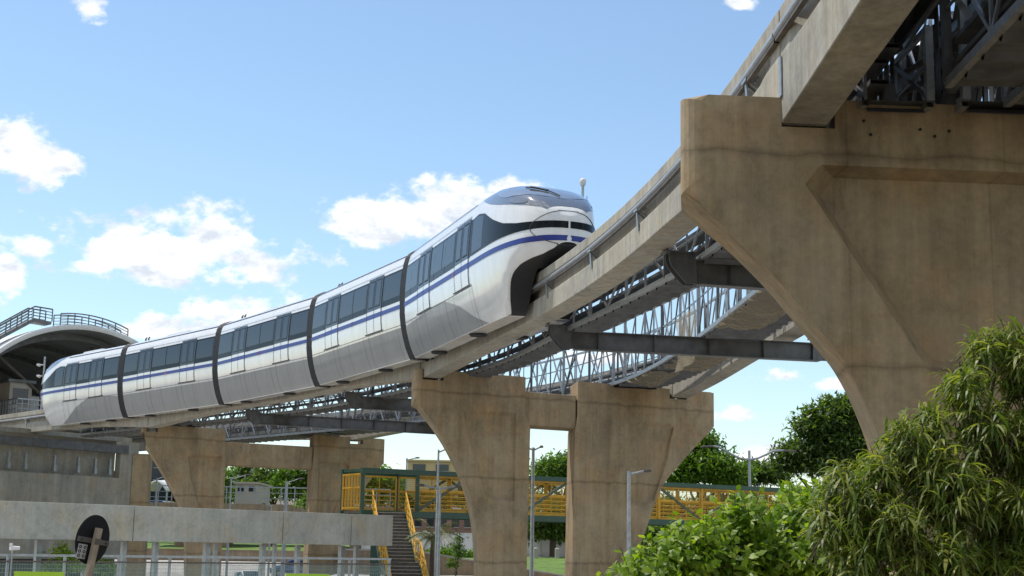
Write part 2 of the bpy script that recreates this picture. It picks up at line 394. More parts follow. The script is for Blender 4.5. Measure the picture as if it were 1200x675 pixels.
bD = guide_beam(NEAR, S3, S3 + 62, 'concrete beam running under the tail of the train into the station')
guide_beam(FAR, G1 - 33, G1, 'second concrete beam overhead, behind the upper right steelwork')
guide_beam(FAR, G1, G2, 'second concrete beam curving past the steel cross beams to the double pier')
guide_beam(FAR, G2, G3, 'second concrete beam behind the train, between the two double piers')
guide_beam(FAR, G3, G3 + 62, 'second concrete beam leading from the distant double pier to the station')
# expansion plates on the near joint
pl = MB()
for k in range(5):
    for sgn in (-1, 1):
        q = S1 + sgn*.07 + (k % 2)*.05*sgn
        c = Vector(NEAR.off(q, -.27 - .012, 10.35 + k*.1)); t = NEAR.T(q); n = NEAR.Nr(q)
        pl.box(c, (.12, .02, .07), (Vector((t[0], t[1], 0)), Vector((n[0], n[1], 0)), Vector((0,0,1))))
pl.box(NEAR.off(S1 - .09, -.36, 10.3), (.16, .02, .6), (Vector((0,1,0)), Vector((1,0,0)), Vector((0,0,1))))
pl.build('expansion_plate', M['galv'], bB)

# ------------------------------------------------------------------ piers
def pier_slab(name, parent, outer, hole, p, u, depth, rec=.16, inset=.18, round_t=None, bev=.07, ex=None):
    """flared column: outline extruded along the back normal, with a recessed panel"""
    u3 = Vector((u[0], u[1], 0)); n3 = Vector((-u[1], u[0], 0)); o = Vector((p[0], p[1], 0)); Zv = Vector((0,0,1))
    e3 = Vector((ex[0], ex[1], 0))/Vector((ex[0], ex[1], 0)).dot(n3) if ex else n3
    m = MB(); pt = lambda a, d=0: o + u3*a[0] + Zv*a[1] + e3*d
    if hole:
        cx = sum(a for a, _ in hole)/len(hole); cz = sum(b for _, b in hole)/len(hole)
        def shr(a, b):
            L = sqrt((a-cx)**2 + (b-cz)**2); k = max(0, 1 - inset/L); return (cx + (a-cx)*k, cz + (b-cz)*k)
        inn = [shr(a, b) for a, b in hole]
        lo = [Vector((a, b, 0)) for a, b in outer]; lh = [Vector((a, b, 0)) for a, b in hole]
        tris = tessellate_polygon([lo, lh]); allp = outer + hole
        for t in tris: m.face([pt(allp[i]) for i in t])
        k = len(hole)
        for i in range(k): j = (i+1) % k; m.face([pt(hole[i]), pt(hole[j]), pt(inn[j], rec), pt(inn[i], rec)])
        m.face([pt(a, rec) for a in inn])
    else: m.face([pt(a) for a in outer])
    m.face([pt(a, depth) for a in outer][::-1])
    k = len(outer)
    for i in range(k): j = (i+1) % k; m.face([pt(outer[i]), pt(outer[i], depth), pt(outer[j], depth), pt(outer[j])])
    ob = m.build(name, M['pier'], parent)
    if round_t:
        bm = bmesh.new(); bm.from_mesh(ob.data); es = []
        of = ORIG[ob.name]
        for e in bm.edges:
            a, b = e.verts[0].co + of, e.verts[1].co + of
            ta = (a-o).dot(u3); tb = (b-o).dot(u3); da = (a-o).dot(n3); db = (b-o).dot(n3)
            if any(abs(ta-r) < .02 and abs(tb-r) < .02 for r in round_t[0]) and abs(a.z-b.z) > .3: es.append(e)
        bmesh.ops.bevel(bm, geom=es, offset=round_t[1], segments=6, profile=.5, affect='EDGES')
        bm.to_mesh(ob.data); bm.free()
    bevel(ob, bev, 2, 35)
    return ob
def mirror(poly, c): return [(2*c - a, b) for a, b in poly]

def smooth_px(pts, n=3): return [tuple(p) for p in catmull(pts, n)]
# near single-stem pier
p1 = (2.4, 20.3); a4 = R(4.5); u1 = (cos(a4), sin(a4)); DEP1 = 1.4
ctr = 4.45
left = [onplane(x + min(18, 15*(y - 225)/300), y, p1, u1) for x, y in smooth_px(((797,222),(817,240),(847,265),(873,291),(900,320),(927,354),(952,386),(973,413),(986,436),(997,460),(1009,493),(1018,526),(1026,565),(1031,605),(1034,650),(1035,720)))]
left = [(a, b) for a, b in left] + [(left[-1][0] + .02, -.2)]
TOP = 10.0
sl_, sr_ = 1.50, 2.30                                   # beam seat
outer = [(0, TOP), (0, left[0][1])] + left[1:] + mirror(left[1:], ctr)[::-1] + [(2*ctr, left[0][1]), (2*ctr, TOP), (2*ctr - sl_, TOP), (2*ctr - sl_, 9.56), (2*ctr - sr_, 9.56), (2*ctr - sr_, TOP), (sr_, TOP), (sr_, 9.56), (sl_, 9.56), (sl_, TOP)]
hl = [onplane(x, y, p1, u1) for x, y in ((962,193),(944,216),(1090,437))]
hole = [hl[0], hl[1], hl[2], (2*ctr - hl[2][0], hl[2][1]), (2*ctr - hl[1][0], hl[1][1]), (2*ctr - hl[0][0], hl[0][1])]
c1 = (p1[0] + u1[0]*ctr, p1[1] + u1[1]*ctr + 1.0, 0)
t = thing('guideway_pier', 'huge flared concrete pier with recessed panel at the right, rising behind the bushes', 'pier', c1, 'concrete piers carrying the guideway')
pier_slab('flared_column', t, outer, hole, p1, u1, DEP1, .34, .24, ((0, 2*ctr), .42), .03, (.13, 1))
b = MB()
for ts, trk, sq in ((None, NEAR, S1), (None, FAR, G1)):
    for dq in (-.45, .45): b.box(trk.off(sq + dq + .9, 0, 9.585), (.5, .4, .07))
b.build('bearing_pad', M['black'], t)
# cable ducts and a hanger lug on the front face
d = MB()
for x, y in ((1020,158), (1078,152), (1012,142), (1095,160), (1112,154)):
    tt, zz = onplane(x, y, p1, u1); c = Vector((p1[0] + u1[0]*tt, p1[1] + u1[1]*tt, zz)); n = Vector((u1[1], -u1[0], 0))
    d.tube([c - n*.02, c + n*.025], .022, 8)
d.build('formwork_plug', M['black'], t)

def double_pier(p, u, lpx, rpx, hl, tie_px, ex, label, top=9.95):
    L = [onplane(x + 3*(i > 0), y, p, u) for i, (x, y) in enumerate(smooth_px(lpx['curve']))]; ti = L[0]
    li = [onplane(x, y, p, u)[0] for x, y in lpx['inner']]
    seat = lpx['seat']
    Lp = [(0, top), (0, ti[1])] + L[1:] + [(L[-1][0] + .02, -.2), (li[1] - .02, -.2), (li[0], 8.0), (lpx['blk'], 8.6), (lpx['blk'], top), (seat + .42, top), (seat + .42, top - .39), (seat - .42, top - .39), (seat - .42, top)]
    Rr = [onplane(x, y, p, u) for x, y in smooth_px(rpx['curve'])]
    ri = [onplane(x, y, p, u)[0] for x, y in rpx['inner']]
    W = rpx['tip']; seat = rpx['seat']
    Rp = [(W, top), (W, Rr[0][1])] + Rr[1:] + [(Rr[-1][0] - .02, -.2), (ri[1], -.2), (ri[0], 8.0), (rpx['blk'], 8.6), (rpx['blk'], top), (seat - .42, top), (seat - .42, top - .39), (seat + .42, top - .39), (seat + .42, top)]
    mid = W/2; t = thing('guideway_pier', label, 'pier', (p[0] + u[0]*mid, p[1] + u[1]*mid + .9, 0), 'concrete piers carrying the guideway')
    pier_slab('flared_column', t, Lp, hl(Lp), p, u, 1.6, .12, .16, ((0,), .25), .03, ex)
    pier_slab('flared_column', t, Rp, [(W - a, b) for a, b in hl(Lp)], p, u, 1.6, .12, .16, ((W,), .25), .03, ex)
    tz = [onplane(x, y, p, u) for x, y in tie_px]
    n = (-u[1], u[0]); q = (p[0] + n[0]*.12, p[1] + n[1]*.12)
    pier_slab('tie_beam', t, [(lpx['blk'] + .002, tz[0][1]), (lpx['blk'] + .002, tz[1][1]), (rpx['blk'] - .002, tz[1][1]), (rpx['blk'] - .002, tz[0][1])], None, q, u, 1.35, bev=.03, ex=ex)
    return t
p2 = np.array((-3.53, 53.07)); r2 = np.array((8.45, 59.62)); W2 = np.linalg.norm(r2 - p2); u2 = (r2 - p2)/W2
seatL2 = float((NEAR.P(S2) - p2)@u2); seatR2 = float((FAR.P(G2) - p2)@u2)
def hole2(Lp):
    return [(2.3, 8.55), (2.05, 8.45), (2.35, 7.2), (3.05, 5.4), (3.55, 5.2), (4.3, 5.2), (4.3, 8.55)]
double_pier(p2, u2, dict(curve=[(486,471),(494,482),(507,499),(520,519),(530,538),(539,557),(546,577),(551,597),(555,622),(557,648),(558,690)], inner=[(621.5,500),(617,675)], blk=onplane(616,450,p2,u2)[0], seat=seatL2),
            dict(curve=[(839,499),(826,512),(811,528),(796,545),(781,563),(770,584),(759,615),(750,640),(744,660),(740,690)], inner=[(674,500),(669.5,675)], blk=onplane(677,460,p2,u2)[0], seat=seatR2, tip=W2),
            hole2, [(648,461),(648,500)], (-.125, 1), 'double concrete pier with a tie beam, standing in the middle under the train nose')
p3 = np.array((-20.18, 81.22))*.975; r3 = np.array((-7.6, 89.2))*.975; W3 = np.linalg.norm(r3 - p3); u3_ = (r3 - p3)/W3
seatL3 = float((NEAR.P(S3) - p3)@u3_); seatR3 = float((FAR.P(G3) - p3)@u3_)
def hole3(Lp): return [(2.5, 8.3), (2.3, 8.2), (2.55, 7.0), (3.2, 5.2), (3.4, 5.0), (4.3, 5.0), (4.3, 8.3)]
double_pier(p3, u3_, dict(curve=[(170,525),(176,534),(183,545),(190,557),(197,569),(203,581),(208,592),(212,606),(214,625),(215,650),(215,690)], inner=[(266.5,506),(260,660)], blk=onplane(264,515,p3,u3_)[0], seat=seatL3),
            dict(curve=[(452,541),(445,548),(437,558),(428,571),(419,585),(412,598),(405,615),(401,630),(399,650),(398,690)], inner=[(367,530),(360,650)], blk=onplane(368,522,p3,u3_)[0], seat=seatR3, tip=W3),
            hole3, [(316,520.5),(316,547)], (-.30, 1), 'distant double concrete pier behind the low grey fascia, under the middle of the train', top=9.82)

# ------------------------------------------------------------------ train
PROF = [(0,2.92),(.35,2.915),(.7,2.88),(1.0,2.80),(1.2,2.68),(1.33,2.5),(1.40,2.25),(1.44,1.9),(1.475,1.4),(1.49,.9),(1.48,.4),(1.43,0),(1.34,-.4),(1.22,-.8),(1.08,-1.12),(1.02,-1.22)]
PW = np.array([a for a, _ in PROF]); PZ = np.array([b for _, b in PROF])
class Shape:
    """outer skin of a car: local y forward, x to the right, z above the running surface"""
    def __init__(s, L, nose):
        s.L = L; s.nose = nose
        if nose:
            D = L - 13.3
            s.yt = np.array([0, 8.6, 9.4, 10.2, 11.0, 11.8, 12.4, 12.8, 13.1, 13.3]) + D; s.zt_ = np.array([2.92, 2.92, 2.91, 2.86, 2.73, 2.48, 2.2, 1.93, 1.66, 1.36])
            s.yb = np.array([0, 10.85, 11.03, 11.2, 11.38, 11.56, 11.8, 12.1, 12.5, 12.9, 13.15, 13.3]) + D; s.zb_ = np.array([-1.22, -1.22, -1.14, -.92, -.62, -.32, -.06, .13, .24, .31, .42, .60])
            s.D = D
    def zt(s, y): return float(np.interp(y, s.yt, s.zt_)) if s.nose else 2.92
    def zb(s, y): return float(np.interp(y, s.yb, s.zb_)) if s.nose else -1.22
    def plan(s, y):
        if not s.nose: return 1
        a = 9.2 + s.D
        if y <= a: return 1
        k = min(1, (y - a)/(s.L - a)); return max(.0, 1 - k**2.9)**(1/2.5)
    def ring(s, y):
        zt, zb, p = s.zt(y), s.zb(y), s.plan(y); zm = .95
        z = np.where(PZ > zm, zm + (PZ - zm)*(zt - zm)/(2.92 - zm), zm - (zm - PZ)*(zm - zb)/(zm + 1.22))
        t = max(0, min(1, (y - s.L + 1.6)/1.1)) if s.nose else 1
        w_ = PW
        if t < 1 and zb > -1.2:
            zt2 = np.where(PZ > zm, z, np.maximum(PZ, zb)); cut = PZ < zb
            wz = float(np.interp(zb, PZ[::-1], PW[::-1])); nk = max(1, cut.sum()); idx = np.cumsum(cut)
            w2 = np.where(cut, wz - .10*idx/nk, PW); zt2 = np.where(cut, zb - .02*idx/nk, zt2)
            w_ = PW*t + w2*(1 - t); z = z*t + zt2*(1 - t)
        return w_*p, z
    def pt(s, y, z, side, off=0.):
        w_, zz = s.ring(y); i = np.interp(z, zz[::-1], np.arange(len(zz))[::-1])
        return s.at(y, i, side, off)
    def at(s, y, i, side, off=0.):
        w_, zz = s.ring(y); ix = np.arange(len(zz)); a = float(np.interp(i, ix, w_)); b = float(np.interp(i, ix, zz))
        if off:
            e = .02; y2 = min(y + .03, s.L - .001); y1 = y2 - .06
            i1, i2 = max(0, i - .3), min(len(zz)-1, i + .3)
            du = Vector((float(np.interp(i2, ix, w_)) - float(np.interp(i1, ix, w_)), 0, float(np.interp(i2, ix, zz)) - float(np.interp(i1, ix, zz))))
            wA, zA = s.ring(y1); wB, zB = s.ring(y2)
            dv = Vector((float(np.interp(i, ix, wB) - np.interp(i, ix, wA)), y2 - y1, float(np.interp(i, ix, zB) - np.interp(i, ix, zA))))
            n = dv.cross(du)
            if n.length > 1e-9:
                n.normalize()
                if n.x < 0 and a > .05: n = -n
                if a <= .05 and n.z < 0: n = -n
                a += n.x*off; y += n.y*off; b += n.z*off
        return (side*a, y, b)
def lin(xs, ys): return lambda y: float(np.interp(y, xs, ys))
def patch(mb, S, ys, zlo, zhi, side, off, nz=6):
    rows = []
    for y in ys:
        lo = zlo(y) if callable(zlo) else zlo; hi = zhi(y) if callable(zhi) else zhi
        rows.append([S.pt(y, lo + (hi - lo)*k/nz, side, off) for k in range(nz + 1)])
    mb.grid(rows)
def rng(a, b, st=.3):
    n = max(2, int(math.ceil((b - a)/st)) + 1); return np.linspace(a, b, n)
def NOSE_Y(L, D): return list(np.linspace(8.6 + D, L - .25, 46)) + [L - .2, L - .15, L - .11, L - .075, L - .045, L - .02, L - .007, L - .002, L - .0004, L]
WB, WT = .93, 2.14                          # window band heights
def make_car(parent, L, nose, loc, rz):
    S = Shape(L, nose); D = S.D if nose else 0; hb = .22
    y0, y1 = hb, (L if nose else L - hb)
    m = MB()
    ys = list(rng(y0, (8.6 + D) if nose else y1, .6)) + (NOSE_Y(L, D)[1:] if nose else [])
    rows = []
    for y in ys:
        w_, z = S.ring(y); xs = [-a for a in w_[::-1]] + list(w_[1:]); zs = list(z[::-1]) + list(z[1:])
        inn = min(.46, w_[-1]*.9) if z[-1] < .05 else 0.0
        rows.append([(-inn, y, z[-1] + .01)] + [(a, y, b) for a, b in zip(xs, zs)] + [(inn, y, z[-1] + .01)])
    m.mi = 0; m.grid([q_[1:-1] for q_ in rows]); nk = sum(1 for y in ys if not nose or y < 10.9 + D)
    for mi_, sub in ((0, rows[:nk]), (1, rows[nk-1:])):  # nose underside coloured black for the shade of an open hollow
        m.mi = mi_
        if len(sub) > 1: m.grid([q_[:2] for q_ in sub]); m.grid([q_[-2:] for q_ in sub])
    m.mi = 1; m.face(rows[0])
    if not nose: m.face(rows[-1][::-1])
    body = m.build('car_body', [M['white'], M['black']], parent, smooth=True, local=True); sharp(body, 40)
    body.location = loc; body.rotation_euler.z = rz
    K = lambda nm, mb, mt, sm=True: sharp(mb.build(nm, mt, body, smooth=sm, local=True), 40)
    # grey skirt
    if nose:
        st = lin([0, 2.2 + D, 4.0 + D, 5.4 + D, 7.0 + D, 8.3 + D, 9.2 + D], [-.12, -.02, .07, .05, -.36, -.92, -1.2]); ye = 9.2 + D
    else: st = -.06; ye = L - hb
    for sd in (-1, 1):
        g = MB(); patch(g, S, rng(hb, ye, .3), -1.19, st, sd, .006, 8); K('skirt_panel', g, M['grey'])
        bnd = MB(); patch(bnd, S, rng(hb, (8.55 + D) if nose else L - hb, .4), WB, WT, sd, .008, 6); K('window_band', bnd, M['band'])
        stp = MB(); patch(stp, S, list(rng(hb, (8.6 + D) if nose else L - hb, .4)) + (NOSE_Y(L, D)[1:] if nose else []), .635, .79, sd, .014, 2); K('blue_stripe', stp, M['blue'])
        gut = MB(); patch(gut, S, rng(hb, (8.5 + D) if nose else L - hb, .5), 2.60, 2.645, sd, .02, 2); K('gutter', gut, M['black'])
        dot = MB(); patch(dot, S, rng(L*.5 - .07, L*.5 + .07, .1), .62, .8, sd, .014, 2); K('marker_plate', dot, M['red'])
        dpos = (3.0, 7.6 + D) if nose else (L*.27, L*.72)
        for dc in dpos:
            d = MB(); d.mi = 0; patch(d, S, rng(dc - .74, dc + .74, .25), .10, WB, sd, .014, 5)
            d.mi = 3; patch(d, S, rng(dc - .74, dc + .74, .25), .62, .80, sd, .017, 2)
            d.mi = 1; patch(d, S, rng(dc - .74, dc + .74, .25), WB, WT + .08, sd, .014, 5)
            d.mi = 2
            for e in (-.78, -.012, .74): patch(d, S, (dc + e, dc + e + (.04 if abs(e) > .1 else .024)), .08, WT + .1, sd, .022, 8)
            patch(d, S, rng(dc - .95, dc + .9, .3), .05, .1, sd, .03, 2)
            for e in (-.58, .14): 
                d.mi = 1; patch(d, S, rng(dc + e, dc + e + .44, .2), 1.1, 2.06, sd, .022, 4)
            dr = K('door', d, [M['white'], M['pane'], M['seam'], M['blue']])
            for e in (-.62, .1):
                fr = MB()
                for yy in (dc + e, dc + e + .5): patch(fr, S, (yy, yy + .025), 1.05, 2.1, sd, .027, 5)
                for zz in (1.05, 2.08): patch(fr, S, rng(dc + e, dc + e + .525, .2), zz, zz + .025, sd, .027, 2)
                fr.build('pane_frame', M['black'], dr, local=True)
        segs = [(.42, 2.08), (3.92, 5.25 + D*.5), (5.32 + D*.5, 6.68 + D)] if nose else [(.42, L*.27 - .9), (L*.27 + .9, L*.495 - .04), (L*.495 + .04, L*.72 - .9), (L*.72 + .9, L - .42)]
        for a_, b_ in segs:
            wn = MB(); patch(wn, S, rng(a_, b_, .3), 1.14, 2.06, sd, .013, 5); K('window', wn, M['win'])
        # window dividers and lower panel seams
        sm_ = MB(); wl = ([1.2, 4.3, 5.6] if nose else [L*.27 - 1.0, L*.5, L*.27 + 1.0, L*.72 - 1.0, L*.72 + 1.0])
        for yy in wl: patch(sm_, S, (yy - .015, yy + .015), WB, WT, sd, .014, 4)
        for yy in ([1.9, 5.6, 8.6 + D] if nose else [L*.33, L*.66]): patch(sm_, S, (yy - .008, yy + .008), -1.18, .05, sd, .012, 6)
        patch(sm_, S, rng(hb, 8.6 + D if nose else L - hb, .4), .02, .036, sd, .012, 1); patch(sm_, S, rng(hb, 8.4 + D if nose else L - hb, .4), WT + .12, WT + .132, sd, .012, 1)
        for yy in np.arange(1.3, (8.4 + D) if nose else L - .5, 1.75): patch(sm_, S, (yy - .006, yy + .006), -1.18, .03, sd, .012, 6)
        K('panel_seam', sm_, M['seam'])
        if not nose or True:
            for k, dc in enumerate(dpos):
                pc = MB(); pc.tube([(sd*.70, dc - .6, -1.235), (sd*.70, dc - .6, -1.29)], [.30, .26], 18); K('guide_wheel_cover', pc, M['black'])
    # dark running gear filling the tunnel over the beam
    bg_ = MB()
    ya, yb = hb + .1, (10.35 + D if nose else L - hb - .1)
    for sd in (-1, 1): bg_.box((sd*.72, (ya+yb)/2, -.55), (.5, yb-ya, 1.2))
    bg_.box((0, (ya+yb)/2 + (.35 if nose else 0), .36), (1.9, yb-ya + (.7 if nose else 0), .6))
    bg_.build('running_gear', M['black'], body, local=True)
    # roof equipment
    for yy in (.9, 1.25): r = MB(); r.tube([(.55, yy, 2.88), (.55, yy, 3.03), (.55, yy + .12, 3.1)], [.05, .05, .035], 8); K('roof_vent', r, M['steel'], False)
    r = MB(); r.box((0, L*.45, 2.93), (1.3, 2.4, .09)); K('roof_unit', r, M['roof'], False)
    if nose:
        wz = lin([8.75+D, 9.3+D, 10.2+D, 11.0+D, 11.8+D, 12.5+D, 12.9+D, 13.1+D], [2.74, 2.55, 2.26, 2.08, 1.92, 1.76, 1.66, 1.54])
        ws = MB(); rows = []
        for y in list(np.linspace(8.75 + D, 13.08 + D, 34)):
            w_, zz = S.ring(y); ii = float(np.interp(wz(y), zz[::-1], np.arange(len(zz))[::-1]))
            us = np.linspace(-1, 1, 25); rows.append([S.at(y, abs(q)*ii, 1 if q >= 0 else -1, .012) for q in us])
        ws.grid(rows); K('windscreen_visor', ws, M['screen'])
        # clear oval screen within the visor
        ov = MB(); rows = []
        for y in np.linspace(9.7 + D, 12.75 + D, 24):
            w_, zz = S.ring(y); ii = float(np.interp(wz(y), zz[::-1], np.arange(len(zz))[::-1]))
            k = sqrt(max(0, 1 - ((y - 11.22 - D)/1.53)**2))*.86
            rows.append([S.at(y, abs(q)*k*ii, 1 if q >= 0 else -1, .02) for q in np.linspace(-1, 1, 21)])
        ov.grid(rows); K('windscreen', ov, M['oval'])
        for sd in (-1, 1):
            hl_ = MB(); rows = []
            for y in np.linspace(11.6 + D, 12.5 + D, 12):
                w_, zz = S.ring(y); top_ = wz(y); k = sqrt(max(0, 1 - ((y - 12.05 - D)/.46)**2))
                rows.append([S.pt(y, top_ + .10 + q*.07*k, sd, .026) for q in np.linspace(-1, 1, 7)])
            hl_.grid(rows); K('headlight', hl_, M['lampglass'])
            cb = MB()
            patch(cb, S, NOSE_Y(L, D), lin([8.6+D, 10+D, 11+D, 12+D, 13.3+D], [.95, .97, .99, 1.0, 1.0]), lin([8.6+D, 9.2+D, 9.8+D, 10.6+D, 11.4+D, 12.2+D, 12.8+D, 13.3+D], [2.12, 2.17, 2.06, 1.70, 1.42, 1.27, 1.22, 1.2]), sd, .014, 8)
            K('cab_side_glass', cb, M['band'])
            cw = MB(); patch(cw, S, list(np.linspace(8.7 + D, 9.75 + D, 8)), 1.02, lin([8.6+D, 9.2+D, 9.8+D], [2.06, 2.11, 2.0]), sd, .018, 6); K('cab_window', cw, M['win'])
        wp = MB()                                   # one wiper, two rods, parked across the lower screen
        ln = [S.at(12.62 + D - k*.13, .25 + k*.33, 1, .05) for k in range(8)]; wp.tube(ln, .02, 6)
        ar = [S.at(12.3 + D - k*.11, 1.1 + k*.30, 1, .07) for k in range(5)]; wp.tube(ar, .032, 6); wp.tube([ar[0], ln[3]], .03, 6)
        K('wiper', wp, M['black'])
        cv = MB(); rows = []                        # coupler cover outline on the nose
        for a in np.linspace(0, 2*pi, 61):
            zz = 1.02 + .50*sin(a); xx = cos(a)
            y = 12.62 + D + .0*xx
            # outline lies where the skin has half-width k
            k = .98*abs(xx); lo, hi = 11.5 + D, L - .002
            for _ in range(26):
                md = (lo + hi)/2; q = S.pt(md, zz, 1)
                if abs(q[0]) > k and S.zt(md) > zz + .02 and S.zb(md) < zz - .02: lo = md
                else: hi = md
            q = S.pt(lo, zz, 1 if xx >= 0 else -1, .011); rows.append(q)
        cv.tube(rows, .011, 5, False); K('coupler_cover_seam', cv, M['seam'])
    return body
TR = thing('monorail_train', 'white monorail train with blue stripe and grey skirts curving along the beam', 'train', (*NEAR.P(75.1), BT))
JS = [53.6, 64.35, 75.15, 86.0]
def pose(sa, sb):
    """frame of a car whose rear joint is at sa and whose front points to sb (smaller s)"""
    A = NEAR.P(sa); B = NEAR.P(sb); d = B - A; return (float(A[0]), float(A[1])), atan2(-d[0], d[1]), float(np.linalg.norm(d))
base = ORIG[TR.name]
def place(A): return (A[0] - base.x, A[1] - base.y, 0.0)
A, rz, Ld = pose(JS[0], 41.6); make_car(TR, 13.3, True, place(A), rz)
mids = []; proto = None
def clone(o, parent):
    c = o.copy(); COL.objects.link(c); c.parent = parent
    for ch in list(o.children): clone(ch, c)
    return c
for i in range(3):
    A, rz, Ld = pose(JS[i+1], JS[i])
    if proto is None: proto = make_car(TR, 10.8, False, place(A), rz); c = proto
    else: c = clone(proto, TR)
    c.location = place(A); c.rotation_euler.z = rz; c.scale.y = Ld/10.8
A, rz, Ld = pose(JS[3], 96.0); make_car(TR, 11.9, True, place(A), rz)
for j in JS:                                # bellows between the cars
    m = MB(); rows = []; c = NEAR.P(j); t = NEAR.T(j); n = NEAR.Nr(j)
    for k in range(9):
        dd = -.30 + k*.60/8; pr = 1.03 if k % 2 else 1.018
        ring = [(-a, b) for a, b in zip(PW[::-1], PZ[::-1])] + list(zip(PW[1:], PZ[1:]))
        rows.append([(c[0] + t[0]*dd + n[0]*a*pr, c[1] + t[1]*dd + n[1]*a*pr, BT + b*(1.012 if k % 2 else 1.007)) for a, b in ring])
    m.grid(rows); m.face(rows[0]); m.face(rows[-1][::-1])
    m.build('bellows', M['black'], TR)

# ------------------------------------------------------------------ steel cross beams and walkways between the tracks
def cross_beam(sa, skew, label, h=.56, over=.35):
    A = NEAR.P(sa); n = NEAR.Nr(sa); ca, sa_ = cos(skew), sin(skew)
    d = np.array([n[0]*ca - n[1]*sa_, n[0]*sa_ + n[1]*ca])
    ks = np.linspace(3, 16, 400); best = min(ks, key=lambda k: abs(np.min(np.hypot(FAR.p[:,0] - (A[0]+d[0]*k), FAR.p[:,1] - (A[1]+d[1]*k)))))
    Lb = best + over; zt = 9.88; d3 = Vector((d[0], d[1], 0)); f3 = Vector((-d[1], d[0], 0)); o = Vector((A[0], A[1], zt))
    A = A + d*.62; best -= .62; over = 1.15; Lb = best + over; o = Vector((A[0], A[1], zt))
    t = thing('steel_cross_beam', label, 'steel beam', (A[0] + d[0]*best/2, A[1] + d[1]*best/2, zt - h), 'dark steel cross beams under the guideway')
    fr = .3
    m = MB(); m.bar(o + d3*.15 + Vector((0,0,-.012)), o + d3*Lb + Vector((0,0,-.012)), fr, .024); m.bar(o + d3*.45 + Vector((0,0,-h + .012)), o + d3*(Lb - .3) + Vector((0,0,-h + .012)), fr, .024)
    m.build('flange', M['steel'], t)
    m = MB(); m.bar(o + d3*.3 + Vector((0,0,-h/2)), o + d3*(Lb - .05) + Vector((0,0,-h/2)), .02, h - .052); m.build('web', M['steel'], t)
    k = 1.2
    while k < Lb - .3:
        s_ = MB(); s_.box(o + d3*k + Vector((0,0,-h/2)), (.02, fr - .03, h - .06), (d3, f3, Vector((0,0,1)))); s_.build('stiffener', M['steel'], t); k += 1.75
    for e, sg in ((0, 1), (best + .95, -1)):
        b = MB(); prof = [(-.30, .12), (.30, .12), (.34, -.02), (.36, -h), (.10, -h), (-.06, -h*.72), (-.24, -h*.36), (-.30, -.05)]
        for off in (-.13, .11): b.prism([(a*sg, z) for a, z in prof], o + d3*e + f3*off, d3, (0,0,1), f3, .022)
        b.box(o + d3*e + Vector((0,0,.135)), (.78, .4, .03), (d3, f3, Vector((0,0,1))))
        for bx in (-.25, 0, .2):
            for bz in (.04, -.1): b.tube([o + d3*(e + bx*sg) + f3*-.15 + Vector((0,0,bz)), o + d3*(e + bx*sg) + f3*-.125 + Vector((0,0,bz))], .025, 6)
        b.build('end_bracket', M['steel'], t)
    return t
cross_beam(NEAR.near(3.2, 31.6), R(6), 'dark steel cross beam nearest the big pier, just below the curving beam')
cross_beam(NEAR.near(.85, 42.8), R(-3), 'long dark steel cross beam reaching right to the second beam against the sky')
cross_beam(NEAR.near(-7.2, 62.6), R(-8), 'dark steel cross beam just left of the middle pier, higher of the two')
cross_beam(NEAR.near(-13.2, 71.6), R(-10), 'dark steel cross beam behind the train middle, lower of the two left of the pier')

